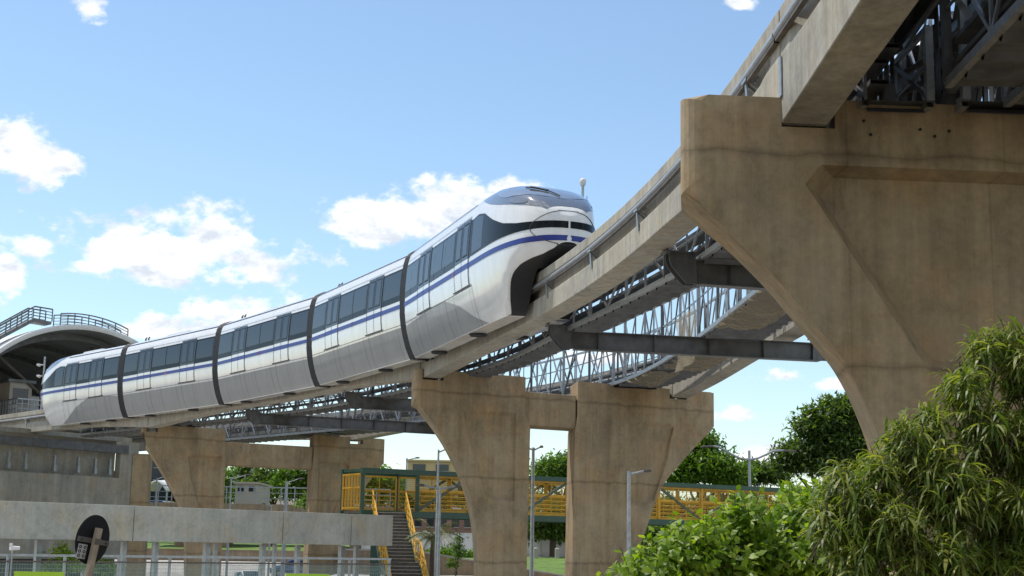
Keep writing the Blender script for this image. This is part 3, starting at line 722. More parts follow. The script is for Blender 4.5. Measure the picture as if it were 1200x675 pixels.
# walkway edge lines: points (x, y)
def interp_line(pts): return Track(catmull(pts, 12))
AL = interp_line([(5.15,-6), (5.12,8), (5.1,20.3), (4.45,30.2), (3.35,36.2), (1.75,42.6), (-.2,50.3), (-2.9,57.3), (-6.0,63.8), (-9.6,69.8), (-14.5,76), (-19.5,81.6), (-27,90)])
BR = interp_line([(8.75,-6), (8.7,8), (8.45,20.3), (8.1,35), (7.3,48.5), (5.9,57.4), (2.3,67), (-3.4,76.9), (-10.2,85.4), (-19,95.4), (-26,103)])
def walkway(line, side, a, b, wd, label, panel=1.55, hgt=1.15, net=False, z0=9.93):
    """steel walkway: two side trusses, ribbed deck, cable trays"""
    mid = line.off((a+b)/2, side*wd/2, z0)
    t = thing('steel_walkway', label, 'walkway', mid, 'steel emergency walkways')
    n = max(2, int((b - a)/panel)); qs = np.linspace(a, b, n + 1); fine = np.linspace(a, b, n*2 + 1)
    for e in (0, 1):
        o_ = side*wd*e
        for nm, z, sz in (('bottom_chord', z0, .13), ('top_chord', z0 + hgt, .085), ('mid_rail', z0 + hgt*.52, .04)):
            m = MB(); m.grid([[line.off(q, o_ + dx*sz*.4, z + dz*sz*.5) for dx, dz in ((-1,-1), (1,-1), (1,1), (-1,1))] for q in fine], True); m.build(nm, M['galv'], t)
        for i, q in enumerate(qs):
            p = MB(); wq = (.055, .10, .07, .14)[(i*7 + e*3) % 4]
            p.bar(line.off(q, o_, z0 + .02), line.off(q, o_, z0 + hgt), wq, wq*.8, up=(1,0,0)); p.build('post', M['galv'] if (i + e) % 3 else M['steel'], t)
        for i in range(n):
            br = MB(); A, B = line.off(qs[i], o_, z0 + .05), line.off(qs[i+1], o_, z0 + hgt - .04); A2, B2 = line.off(qs[i], o_, z0 + hgt - .04), line.off(qs[i+1], o_, z0 + .05)
            h_ = (i*5 + e) % 4
            if h_ in (0, 1) or (net and h_ == 2): br.bar(A, B, .04, .065)
            if h_ in (2, 3) or (net and h_ == 0): br.bar(A2, B2, .04, .065)
            br.build('brace', M['galv'] if i % 3 else M['steel'], t)
    m = MB(); rows = []
    for i, q in enumerate(np.arange(a + .05, b - .05, .12)):
        z = z0 - (.14 if i % 6 == 0 else .045 if i % 2 else .02); rows.append([line.off(q, side*.05, z), line.off(q, side*(wd - .05), z)])
    m.grid(rows); m.build('deck_underside', M['steel'], t)
    m = MB(); m.grid([[line.off(q, side*.05, z0 + .02), line.off(q, side*(wd - .05), z0 + .02)] for q in fine]); m.build('deck_grating', M['steel'], t)
    for k, (o2, z) in enumerate(((.22, z0 + .3), (.22, z0 + .62), (.4, z0 + .86))):
        cb = MB(); cb.grid([[line.off(q, side*(o2 + dx), z + dz) for dx, dz in ((-.14,-.03), (.14,-.03), (.14,.04), (-.14,.04))] for q in qs], True)
        cb.build('cable_tray', M['steel'], t)
    return t
aS = [AL.near(5.1, 2), AL.near(5.1, 20.3), AL.near(-1.6, 54.6), AL.near(-17.5, 79.4), AL.near(-26, 89)]
bS = [BR.near(8.6, 2), BR.near(8.45, 20.3), BR.near(5.9, 57.4), BR.near(-8.6, 83.6), BR.near(-20, 96.5)]
CL = interp_line([(6.05, -6), (6.05, 8), (6.1, 19.6)])
walkway(CL, 1, CL.near(6.05, 2), CL.near(6.1, 19.6), 1.15, 'dark steel walkway frame overhead behind the upper right beam', 1.9, 2.1, z0=9.98)
for i, lab in enumerate((None, 'steel lattice walkway tucked along the right side of the curving beam', 'steel lattice walkway under the middle cars of the train', 'steel walkway beside the tail of the train')):
    if lab: walkway(AL, 1, aS[i], aS[i+1], .95, lab)
for i, lab in enumerate(('steel walkway with corrugated sheet overhead at the top right corner', 'open lattice walkway with cross braces seen against the sky, right of the first', 'open lattice walkway right of the double pier tie beam, behind the train', 'open lattice walkway near the station, behind the train tail')):
    w_ = walkway(BR, -1, bS[i], bS[i+1], 1.9 if i else 1.3, lab, panel=1.45, hgt=2.3 if i else 1.3, net=True)
    if i == 0:                               # corrugated sheeting under the last deck
        cs = MB(); rows = []
        for q in np.arange(bS[0], bS[1] - .3, .5):
            rows.append([BR.off(q, -1.25 + k*.05, 9.8 + (.03 if k % 2 else 0) + .015*k) for k in range(30)])
        cs.grid(rows); cs.build('corrugated_sheet', M['sheet'], w_)
    if i == 1:                               # safety netting slung under the deck
        for qa, qb, ka, kb in ((bS[1] + 13, bS[1] + 21, 0, 6), (bS[1] + 24, bS[1] + 30.5, 1, 8), (bS[1] + 31.5, bS[2] - 2, 0, 5)):
            dn = MB(); rows = []
            for q in np.linspace(qa, qb, 50):
                e_ = max(0.0, sin(pi*(q - qa)/(qb - qa)))**.5
                rows.append([BR.off(q, -2.0 + k*.23 + .07*sin(q*5 + k), 9.8 - e_*(.10 + .2*abs(sin(q*1.1 + qa)))*sin(pi*(k - ka)/(kb - ka)) - .05*sin(q*6 + k*2.1) - .03*sin(q*13 - k)) for k in range(ka, kb + 1)])
            dn.grid(rows); dn.build('safety_netting', M['drape'], w_, smooth=True)
        dn = MB(); rows = []
        for q in np.linspace(BR.near(7.6, 44), BR.near(7.3, 48), 12):
            rows.append([BR.off(q, -1.95 - .05*sin(k*1.7 + q*4), 11.0 - k*.22) for k in range(9)])
        dn.grid(rows); dn.build('safety_netting', M['drape'], w_, smooth=True)
# posts and stringers standing on the big pier's cap
st = thing('steel_trestle', 'dark steel posts and stringers standing on the cap of the big pier', 'steel frame', (6.6, 20.9, 9.95))
for x, y in ((1040, 122), (1108, 122), (1170, 127)):
    c = Vector((*aty(x, y, 20.9)[:2], 9.952)); p = MB()
    p.box(c + Vector((0,0,.9)), (.02, .2, 1.8)); p.box(c + Vector((-.09,0,.9)), (.016, .2, 1.8)); p.box(c + Vector((.09,0,.9)), (.016, .2, 1.8)); p.build('post', M['steel'], st)
    p = MB(); p.prism([(-.13, 0), (.13, 0), (.08, .40), (-.05, .40)], c + Vector((0,-.13,.002)), (1,0,0), (0,0,1), (0,-1,0), .016); p.box(c + Vector((0,0,.012)), (.34, .36, .024)); p.build('foot_plate', M['steel'], st)
for xa, xb in ((4.95, 6.45), (6.7, 8.75)):
    ud = MB(); rows = []
    for i, y in enumerate(np.arange(14, 35, .16)):
        z = 11.75 - (.2 if i % 9 == 0 else .03*(i % 2)); rows.append([(xa - max(0, y - 22)*.09, y, z), (xb - max(0, y - 22)*.07, y, z)])
    ud.grid(rows); ud.build('upper_deck', M['steel'], st)
for x_ in (5.05, 5.6, 6.35, 7.1, 8.2):
    p = MB(); p.bar((x_, 14, 11.55), (x_ - .5, 32, 11.55), .1, .24); p.build('deck_girder', M['steel'], st)
for z in (.32, .66, .98, 1.42):
    p = MB(); a = aty(1018, 100, 22.2); b_ = aty(1108, 100, 20.9)
    p.tube([(a[0], a[1] + 1.2, 9.95 + z - .06), (b_[0], b_[1], 9.95 + z + .02)], .05, 8); p.build('cable_pipe', M['rust'], st)
for x0, y0, D0, x1, y1, D1, s_ in ((1114,104,20.6,1205,-18,17.0,.12), (1100,-30,19.5,1152,42,19.2,.075), (1152,42,19.2,1154,-20,19.0,.06), (1148,40,19.3,1188,100,20.4,.06), (1060,55,21.0,1104,-10,20.0,.05), (1004,122,20.8,1030,30,20.6,.035)):
    p = MB(); p.bar(aty(x0, y0, D0), aty(x1, y1, D1), s_, s_*1.3); p.build('stringer', M['galv'], st)

# ------------------------------------------------------------------ lamp on the beam
c = NEAR.off(NEAR.near(2.4, 36.6), .42, BT); b = aty(683, 214, 46.5)
t = thing('signal_lamp', 'small white lamp on a thin pole just behind the train nose', 'lamp', (b[0], b[1], 9.95))
m = MB(); top_ = b[2]
m.tube([(b[0], b[1], 9.95), (b[0], b[1], top_ - .1)], .045, 8); m.bar((b[0]-.25, b[1], 10.1), (b[0], b[1], 10.1), .08); m.build('pole', M['galv'], t)
m = MB(); m.tube([(b[0], b[1], top_ - .12), (b[0], b[1], top_ - .05), (b[0], b[1], top_ + .08), (b[0], b[1], top_ + .14)], [.06, .10, .11, .06], 12); m.build('lamp_head', M['roofwhite'], t, smooth=True)
m = MB(); m.bar((b[0], b[1], top_ - .6), (b[0]+.14, b[1], top_ - .6), .02); m.bar((b[0]+.14, b[1], top_ - .7), (b[0]+.14, b[1], top_ - .45), .02); m.build('aerial', M['steel'], t)

# ------------------------------------------------------------------ station
S0 = NEAR.P(NEAR.near(-34.75, 96.5)); rr = np.array([.7477, .664]); ff = np.array([-.664, .7477])
r3v = Vector((rr[0], rr[1], 0)); f3v = Vector((ff[0], ff[1], 0)); Zv = Vector((0, 0, 1))
def ST(t, f, z): return Vector((S0[0] + rr[0]*t + ff[0]*f, S0[1] + rr[1]*t + ff[1]*f, z))
ap = [onplane(x, y, S0, rr) for x, y in ((0,402),(21,393),(41.5,386.7),(72.6,382.5),(104,384.6),(124.5,390),(145,398))]
qc = np.polyfit([a for a, _ in ap], [b for _, b in ap], 2)
tp = -qc[1]/(2*qc[0]); zpk = np.polyval(qc, tp); Rad = -1/(2*qc[0])
Rad = min(Rad, 40)
def arch(t):
    d = t - tp; return zpk - (Rad - sqrt(max(0, Rad*Rad - d*d)))
HWID = min(14.0, Rad*.93)
stn = thing('station_hall', 'monorail station hall with arched white edged roof at the far left', 'station', ST(tp, 20, 0))
tt = np.linspace(tp - HWID, tp + HWID, 41)
m = MB(); rows = []
for f_ in (-1.2, -.6, 60): rows.append([ST(t_, f_, arch(t_) + .02) for t_ in tt])
m.grid(rows); m.build('roof', M['roofwhite'], stn, smooth=True)
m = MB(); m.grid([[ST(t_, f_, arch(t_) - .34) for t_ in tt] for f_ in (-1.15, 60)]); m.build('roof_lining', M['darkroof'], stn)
m = MB()
m.grid([[ST(t_, -1.2, arch(t_) + .02) for t_ in tt], [ST(t_, -1.24, arch(t_) - .16) for t_ in tt], [ST(t_, -1.15, arch(t_) - .34) for t_ in tt]]); m.build('roof_edge', M['roofwhite'], stn, smooth=True)
for k in range(9):                            # purlin arches and raking struts under the vault
    m = MB(); f_ = 1 + k*6.5
    for i in range(len(tt) - 1): m.bar(ST(tt[i], f_, arch(tt[i]) - .68), ST(tt[i+1], f_, arch(tt[i+1]) - .68), .2, .34)
    m.build('roof_arch', M['steel'], stn)
for (ta, za, tb, fb) in ((-2.8, 13.2, 1.2, 3), (-2.8, 13.2, -7.5, 3), (5.2, 13.6, 1.6, 3), (5.2, 13.6, 9.3, 3), (12.5, 13, 8.6, 3), (-9, 13, -5, 3)):
    m = MB(); m.tube([ST(ta, fb, za), ST(tb, fb, arch(tb) - .7)], .11, 8); m.build('roof_strut', M['rust'], stn)
    m = MB(); m.tube([ST(ta, fb, 9), ST(ta, fb, za)], .16, 8); m.build('column', M['steel'], stn)
m = MB()
m.grid([[ST(tp - HWID + .4, f_, z) for f_ in (6, 60)] for z in (6, 9)]); m.grid([[ST(tp + HWID - .4, f_, z) for f_ in (6, 60)] for z in (6, 9)])
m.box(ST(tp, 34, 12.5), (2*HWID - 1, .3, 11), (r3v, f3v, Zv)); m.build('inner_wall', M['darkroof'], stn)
for k in range(10):
    m = MB(); m.box(ST(tp - HWID + 2 + k*2.6, 33.7, 13.2), (.16, .2, 8), (r3v, f3v, Zv)); m.build('mullion', M['steel'], stn)
for t_, wd in ((5.2, 5.2),):
    m = MB(); m.box(ST(t_, 26, 11.6), (wd, 50, .9), (r3v, f3v, Zv)); m.build('platform', M['wall'], stn)
m = MB(); m.box(ST(3.7, 4.6, 13.2), (1.6, 3, 2.3), (r3v, f3v, Zv)); m.build('platform_cabin', M['paleb'], stn)
m = MB(); m.box(ST(3.7, 3.08, 13.4), (1.1, .04, 1.1), (r3v, f3v, Zv)); m.build('cabin_window', M['dglass'], stn)
m = MB(); m.box(ST(3.7, 4.6, 14.45), (2.0, 3.4, .2), (r3v, f3v, Zv)); m.build('cabin_roof', M['steel'], stn)
m = MB(); m.box(ST(5.6, 6, 12.9), (1.5, .6, 1.7), (r3v, f3v, Zv)); m.build('platform_screen', M['canvas'], stn)
def railing(base_pts, parent, name, h=1.1, step=1.2, rails=5, mat_='galv', pr=.035, rr_=.022):
    m = MB(); T_ = [Vector(p) for p in base_pts]; L = [0]
    for a, b in zip(T_, T_[1:]): L.append(L[-1] + (b-a).length)
    def at(q):
        for i in range(len(T_) - 1):
            if q <= L[i+1] + 1e-6: return T_[i].lerp(T_[i+1], (q - L[i])/max(1e-6, L[i+1] - L[i]))
        return T_[-1]
    n = max(1, int(L[-1]/step))
    for i in range(n + 1): p = at(L[-1]*i/n); m.bar(p, p + Zv*h, pr*1.6, up=(1,0,0))
    for k in range(rails):
        z = h*(k + 1)/rails
        for a, b in zip(T_, T_[1:]): m.bar(a + Zv*z, b + Zv*z, rr_*(2.2 if k == rails - 1 else 1.2))
    return m.build(name, M[mat_], parent)
railing([ST(2.75, 32, 12.05), ST(2.75, 1.2, 12.05), ST(7.6, 1.2, 12.05)], stn, 'platform_railing', 1.0, .45, 3, 'galv', .05, .04)
# maintenance stairs and rails on the roof
def rooft(x, y, f_=-.5): return onplane(x, 388, S0, rr)[0]
def ridge(ta, tb, n, lift): return [ST(ta + (tb - ta)*k/n, .4, arch(ta + (tb - ta)*k/n) + lift) for k in range(n + 1)]
ta, tb, tc_, td = rooft(-6, 0), rooft(60, 0), rooft(70, 0), rooft(150, 0)
hs = 1.5
m = MB()
P0, P1 = ST(ta, .6, arch(ta) + .6), ST(tb - 1.3, .6, arch(tb) + .35); m.bar(P0, P1, 1.1, .22); m.bar(P1, ST(tb, .6, arch(tb) + .3), 1.1, .2)
m.build('roof_walk', M['steel'], stn)
for off in (0, 1.1): railing([ST(ta, off, arch(ta) + .65), ST(tb - 1.3, off, arch(tb) + .45), ST(tb, off, arch(tb) + .4)], stn, 'roof_railing', .85, .75, 4, 'steel', .04, .04)
for off in (0, 1.1): railing([ST(tc_ + (td - tc_)*k/10, off, arch(tc_ + (td - tc_)*k/10) + .06) for k in range(11)], stn, 'roof_railing', .85 , .95, 4, 'steel', .04, .035)
# base of the station: concrete wall with a recessed band
W0 = aty(-40, 590, 86); W1 = aty(156, 590, 96); dW = np.array([W1[0]-W0[0], W1[1]-W0[1]]); LW = np.linalg.norm(dW); uW = dW/LW; nW = Vector((uW[1], -uW[0], 0))
uW3 = Vector((uW[0], uW[1], 0)); oW = Vector((W0[0], W0[1], 0))
def wz_(x, y): return onplane(x, y, W0, uW)
bs = thing('concrete_building', 'long grey concrete building with a dark recess, under the station at the left', 'building', oW + uW3*(LW/2))
z1 = wz_(70, 556)[1]; z0_ = wz_(70, 535)[1]; zt_ = wz_(100, 514)[1]; trc = wz_(138, 540)[0]
m = MB(); m.box(oW + uW3*(LW/2) + Vector((0,0,z1/2 + 1.2)) , (LW, .5, z1 - 2.4), (uW3, -nW, Zv)); m.build('wall', M['wall'], bs)
m = MB(); m.box(oW + uW3*((trc + LW)/2) + Vector((0,0,(z1 + zt_)/2)), (LW - trc, .5, zt_ - z1), (uW3, -nW, Zv)); m.build('wall', M['wall'], bs)
m = MB(); m.box(oW + uW3*(trc/2) - nW*.45 + Vector((0,0,(z1 + z0_)/2 + .1)), (trc, .3, z0_ - z1 + .9), (uW3, -nW, Zv)); m.build('recess_back', M['wall'], bs)
m = MB(); m.box(oW + uW3*(LW/2) - nW*1.6 + Vector((0,0,1.3)), (LW, .2, 2.7), (uW3, -nW, Zv)); m.build('lower_glazing', M['dglass'], bs)
m = MB(); m.box(oW + uW3*(trc/2 - .2) + nW*.1 + Vector((0,0,(z0_ + zt_)/2 + .12)), (trc + 1.5, .5, (zt_ - z0_)*.42), (uW3, -nW, Zv)); m.build('edge_girder', M['steel'], bs)
m = MB(); m.box(oW + uW3*(LW/2) - nW*4 + Vector((0,0,zt_ + .2)), (LW, 7, .3), (uW3, -nW, Zv)); m.build('slab', M['wall'], bs)
for x in (8, 28, 62, 90, 110, 127):
    q = wz_(x, 545)[0]; m = MB(); m.box(oW + uW3*q + nW*.1 + Vector((0,0,z0_ - .35)), (.12, .2, .8), (uW3, -nW, Zv)); m.box(oW + uW3*q + nW*.12 + Vector((0,0,z0_ - .75)), (.2, .25, .35), (uW3, -nW, Zv)); m.build('hanger_bracket', M['galv'], bs)
m = MB(); c = aty(166, 560, 96); m.box((c[0], c[1], 4.6), (1.0, 1.2, 9.2)); m.build('column', M['pier'], bs)
# catenary-free signal mast by the tail
c = aty(50, 455, 92)
t = thing('signal_mast', 'thin signal mast with two small white lamps left of the train tail', 'signal', (c[0], c[1], 9.5))
m = MB(); m.tube([(c[0], c[1], 9.5), (c[0], c[1], aty(50, 418, 92)[2])], .06, 8); m.build('mast', M['galv'], t)
for yy, dx in ((428, -.35), (441, -.3)):
    p = aty(50, yy, 92); m = MB(); m.tube([(c[0], c[1], p[2]), (c[0] + dx, c[1] - .1, p[2] + .05)], .035, 6); m.tube([(c[0] + dx, c[1] - .3, p[2]), (c[0] + dx, c[1] + .1, p[2])], [.07, .10], 10); m.build('lamp', M['canvas'], t)

# ------------------------------------------------------------------ low grey fascia with posts (ramp deck edge)
fa = aty(-60, 588, 44.2); fb = aty(458.5, 620, 56.6); dF = np.array([fb[0]-fa[0], fb[1]-fa[1]]); LF = np.linalg.norm(dF); uF = dF/LF
uF3 = Vector((uF[0], uF[1], 0)); nF = Vector((uF[1], -uF[0], 0)); oF = Vector((fa[0], fa[1], 0))
zFt, zFb = 4.64, 3.49
ramp_ = thing('access_ramp', 'long low grey concrete ramp edge across the lower left', 'ramp', oF + uF3*(LF/2))
cuts = [0] + [onplane(x, 610, fa, uF)[0] for x in (155, 330, 410)] + [LF]
for a, b_ in zip(cuts, cuts[1:]):
    m = MB(); m.box(oF + uF3*((a + b_)/2) + Vector((0,0,(zFt + zFb)/2)), (b_ - a - .025, .22, zFt - zFb), (uF3, -nF, Zv)); bevel(m.build('fascia_panel', M['fascia'], ramp_), .015)
m = MB(); m.box(oF + uF3*(LF/2) - nF*1.6 + Vector((0,0,zFb + .2)), (LF, 2.9, .25), (uF3, -nF, Zv)); m.build('deck_slab', M['wall'], ramp_)
m = MB(); m.box(oF + uF3*(LF/2) - nF*3.1 + Vector((0,0,(zFt + zFb)/2 + .02)), (LF, .2, zFt - zFb - .1), (uF3, -nF, Zv)); m.build('rear_panel', M['fascia'], ramp_)
for x, w_ in ((5,.2),(66,.18),(122,.16),(167,.16),(205,.16),(265,.2),(275,.12),(331,.18),(345,.12),(372,.16),(424,.2),(441,.16)):
    q = onplane(x, 645, fa, uF)[0]; m = MB(); m.box(oF + uF3*q - nF*1.2 + Vector((0,0,zFb/2)), (w_, w_, zFb - .05), (uF3, -nF, Zv)); m.build('support_post', M['galv'], ramp_)
# glass fence in front of the ramp
ga = aty(-60, 655, 41.5); gb = aty(458, 655, 52.5); dG = np.array([gb[0]-ga[0], gb[1]-ga[1]]); LG = np.linalg.norm(dG); uG = dG/LG; uG3 = Vector((uG[0], uG[1], 0)); nG = Vector((uG[1], -uG[0], 0)); oG = Vector((ga[0], ga[1], 0))
fen = thing('glass_fence', 'long glazed wire fence with two grey rails along the bottom left', 'fence', oG + uG3*(LG/2))
m = MB(); m.box(oG + uG3*(LG/2) + Vector((0,0,3.02)), (LG, .07, .07), (uG3, -nG, Zv)); m.build('top_rail', M['galv'], fen)
m = MB(); m.box(oG + uG3*(LG/2) + Vector((0,0,2.84)), (LG, .10, .05), (uG3, -nG, Zv)); m.build('mid_rail', M['rust'], fen)
n = int(LG/1.75)
for i in range(n + 1):
    m = MB(); m.box(oG + uG3*(LG*i/n) - nG*.08 + Vector((0,0,1.5)), (.07, .07, 3.0), (uG3, -nG, Zv)); m.build('post', M['galv'], fen)
for i in range(n):
    m = MB(); m.box(oG + uG3*(LG*(i + .5)/n) + Vector((0,0,1.9)), (LG/n - .09, .015, 1.8), (uG3, -nG, Zv)); m.build('glass_panel', M['fglass'], fen)
m = MB(); m.face([oG - nG*.2 + Vector((0,0,.3)), oG + uG3*LG - nG*.2 + Vector((0,0,.3)), oG + uG3*LG - nG*.2 + Vector((0,0,2.8)), oG - nG*.2 + Vector((0,0,2.8))]); m.build('wire_panel', M['fnet'], fen)
q = onplane(13, 640, ga, uG)[0]
cm = thing('security_camera', 'tiny white camera on a thin stalk above the fence at the far left', 'camera', oG + uG3*q + Vector((0,0,2.4)))
m = MB(); m.tube([oG + uG3*q + nG*.1 + Vector((0,0,2.4)), oG + uG3*q + nG*.1 + Vector((0,0,3.2))], .025, 6); m.build('stalk', M['galv'], cm)
m = MB(); c = oG + uG3*q + nG*.1 + Vector((.05,0,3.22)); m.tube([c - uG3*.12, c + uG3*.16], [.07, .05], 8); m.tube([c - uG3*.1 + Vector((0,0,.06)), c - uG3*.1 + Vector((0,0,.14))], .05, 8); m.build('camera_body', M['canvas'], cm)
for x0, x1, y, lab in ((17, 75, 670, 'lime green hoarding panel at the bottom left corner'), (335, 386, 672.5, 'lime green hoarding panel low beside the white car')):
    a = aty(x0, y, 40); b_ = aty(x1, y, 40)
    o = MB(); o.box(((a[0]+b_[0])/2, 40, (a[2]+b_[2])/2 - .5), (b_[0]-a[0], .05, 1.0)); o.box(((a[0]+b_[0])/2 - (b_[0]-a[0])*.4, 40.05, .9), (.06, .05, 1.8)); o.box(((a[0]+b_[0])/2 + (b_[0]-a[0])*.4, 40.05, .9), (.06, .05, 1.8))
    tag(o.build('hoarding_panel', M['lime'], None, ((a[0]+b_[0])/2, 40, 0)), lab, 'panel', 'lime hoarding panels')

# ------------------------------------------------------------------ traffic sign seen from behind
DS = 17.6; c = Vector(aty(109, 632.5, DS)); yaw = R(65)
tx = Vector((cos(yaw), sin(yaw), 0)); lean = R(9); up_s = Vector((sin(lean)*.95, .05, cos(lean))).normalized(); tx = (tx - up_s*tx.dot(up_s)).normalized(); nb = tx.cross(up_s)      # towards viewer side
foot = c - up_s*(c.z/up_s.z)
sg = thing('traffic_sign', 'round traffic sign seen from its black back, leaning on a beige post', 'sign', foot)
Rs = .295
m = MB(); rows = []
for d, r_ in ((0, 0.001), (0, Rs - .006), (.004, Rs), (.012, Rs), (.016, Rs - .006), (.016, .001)):
    rows.append([c + (tx*cos(2*pi*k/64) + up_s*sin(2*pi*k/64))*r_ - nb*d for k in range(64)])
m.grid(rows, True); m.build('disc', M['signback'], sg)
m = MB(); m.bar(c + tx*.0 + up_s*.145 + nb*.05, foot + nb*.05, .082, .06, up=tuple(nb)); bevel(m.build('post', M['post'], sg), .008)
m = MB(); m.box(c - up_s*.015 + nb*.012, (.57, .06, .012), (tx, up_s, nb)); m.box(c - up_s*.015 + nb*.085, (.11, .07, .01), (tx, up_s, nb)); bevel(m.build('clamp_band', M['rust'], sg), .004)
m = MB()
for k in (-.22, .22): m.tube([c + tx*k - up_s*.015 + nb*.016, c + tx*k - up_s*.015 + nb*.035], .014, 8)
m.build('bolt', M['seam'], sg)
m = MB(); m.mi = 0; sc0 = c - tx*.155 - up_s*.155 + nb*.003
m.box(sc0, (.155, .17, .004), (tx, up_s, nb)); m.mi = 1                   # stamped maker's plate: rows of round cut marks
for i in (-1, 0, 1):
    for j in (-1, 1):
        q = sc0 + up_s*i*.052 + tx*j*.04 + nb*.004
        rows = [[q + (tx*cos(2*pi*k/14)*.026 + up_s*sin(2*pi*k/14)*.02)*s_ for k in range(14)] for s_ in (1, .45)]
        m.grid(rows, True)
m.build('maker_plate', [M['sticker'], M['signback']], sg)

# ------------------------------------------------------------------ yellow and green footbridge
A0 = np.array(atz(426, 548, 7.3))[:2]; B0 = np.array(atz(916, 572, 7.3))[:2]; dB = B0 - A0; uB = dB/np.linalg.norm(dB); LB = 34.0
u3b = Vector((uB[0], uB[1], 0)); nb3 = Vector((-uB[1], uB[0], 0)); oB = Vector((A0[0], A0[1], 0)); zD, zR = 4.95, 7.3; WBR = 2.3
fbt = thing('footbridge', 'yellow and green steel footbridge with staircase, crossing behind the middle pier', 'footbridge', oB + u3b*(LB/2))
def B(t, d, z): return oB + u3b*t + nb3*d + Zv*z
for d in (0, WBR):
    m = MB(); m.bar(B(-.1, d, zR - .12), B(LB, d, zR - .12), .24, .24); m.build('top_chord', M['green'], fbt)
    m = MB(); m.bar(B(-.1, d, zD + .14), B(LB, d, zD + .14), .24, .30); m.build('bottom_chord', M['green'], fbt)
m = MB(); m.bar(B(0, WBR/2, zD + .2), B(LB, WBR/2, zD + .2), WBR - .3, .1); m.build('deck', M['rust'], fbt)
bay = 3.05; nb_ = int(LB/bay); stair_w = 2.05
for d in (0, WBR):
    for i in range(nb_ + 1):
        t_ = i*bay + (0 if i else .0)
        m = MB(); m.bar(B(t_, d, zD + .3), B(t_, d, zR - .24), .19 if i < 2 else .13, .19 if i < 2 else .13, up=(1,0,0)); m.build('post', M['green'] if i < 2 else M['yellow'], fbt)
        if 1 <= i < nb_:
            m = MB()
            if i % 2: m.bar(B(t_ + .1, d + .1, zD + .35), B(t_ + bay - .1, d + .1, zR - .3), .09, .14)
            else: m.bar(B(t_ + .1, d + .1, zR - .3), B(t_ + bay - .1, d + .1, zD + .35), .09, .14)
            m.build('brace', M['greend'], fbt)
    for i in range(0 if d else 1, nb_):
        m = MB(); t0, t1 = i*bay + .08, (i + 1)*bay - .08; dd = d + (.09 if d == 0 else -.09)
        for k in range(5): m.bar(B(t0, dd, zD + .45 + k*.21), B(t1, dd, zD + .45 + k*.21), .035, .05)
        m.bar(B(t0, dd, zD + .34), B(t1, dd, zD + .34), .06, .10); m.bar(B(t0, dd, zR - .29), B(t1, dd, zR - .29), .06, .09)
        m.bar(B(t0, dd, zD + 1.36), B(t1, dd, zD + 1.36), .07, .09)
        for k in range(4): tq = t0 + (t1 - t0)*k/3; m.bar(B(tq, dd, zD + .34), B(tq, dd, zR - .3), .075 if k in (0, 3) else .05, up=(1,0,0))
        rl = m.build('railing', M['yellow'], fbt)
        m = MB(); m.face([B(t0, dd + .03, zD + .4), B(t1, dd + .03, zD + .4), B(t1, dd + .03, zR - .3), B(t0, dd + .03, zR - .3)]); m.build('wire_mesh', M['net'], rl)
m = MB()
for k in range(7): dq = .15 + (WBR - .3)*k/6; m.bar(B(-.06, dq, zD + .3), B(-.06, dq, zR - .25), .09, up=(1,0,0))
for z in (zD + .4, zD + 1.4, zR - .3): m.bar(B(-.06, .1, z), B(-.06, WBR - .1, z), .07)
m.build('end_gate', M['yellow'], fbt)
for i in range(0, nb_): 
    m = MB(); m.bar(B(i*bay, 0, zR - .1), B(i*bay, WBR, zR - .1), .1, .12); m.build('tie', M['green'], fbt)
for t_ in (1.4, 24.5):
    m = MB(); m.bar(B(t_, WBR/2, 0), B(t_, WBR/2, zD), .5, .5, up=(1,0,0)); m.build('support_column', M['green'], fbt)
# stair flights descending towards the viewer
sa = Vector(atz(460, 604, zD + .15)); s_top = B(1.42, -.05, zD + .2); dn = Vector((.20, -.98, 0)); dn.z = 0; dn.normalize(); sw = Vector((-dn.y, dn.x, 0))
nst = 32; rise = (zD + .1)/nst; run = .285; pts_l = []; stp = MB(); nos = []
for k in range(nst):
    c_ = s_top + dn*(k*run + run/2 + (1.2 if k >= 16 else 0)) + Zv*(-(k + .5)*rise)
    stp.box(c_, (1.55, run, rise), (sw, dn, Zv)); pts_l.append(c_ + Zv*rise/2)
    n_ = MB(); n_.box(c_ + dn*(run/2) + Zv*(rise/2 - .012), (1.53, .05, .03), (sw, dn, Zv)); nos.append(n_)
    if k == 15: stp.box(c_ + dn*(.6 + run/2), (1.55, 1.2, rise), (sw, dn, Zv))
fl = stp.build('stair_flight', M['rust'], fbt); ORIG[fl.name] = ORIG[fbt.name]
for n_ in nos: n_.build('step_nosing', M['fascia'], fl)
for sgn in (-1, 1):
    base_ = [p + sw*sgn*.82 for p in (pts_l[0], pts_l[15], pts_l[16], pts_l[31])]
    railing(base_, fbt, 'stair_railing', 1.05, .8, 4, 'yellow', .034, .026)
    m = MB()
    for a, b_ in zip(base_, base_[1:]): m.bar(a - Zv*.12, b_ - Zv*.12, .06, .32)
    m.build('stringer', M['green'], fbt)

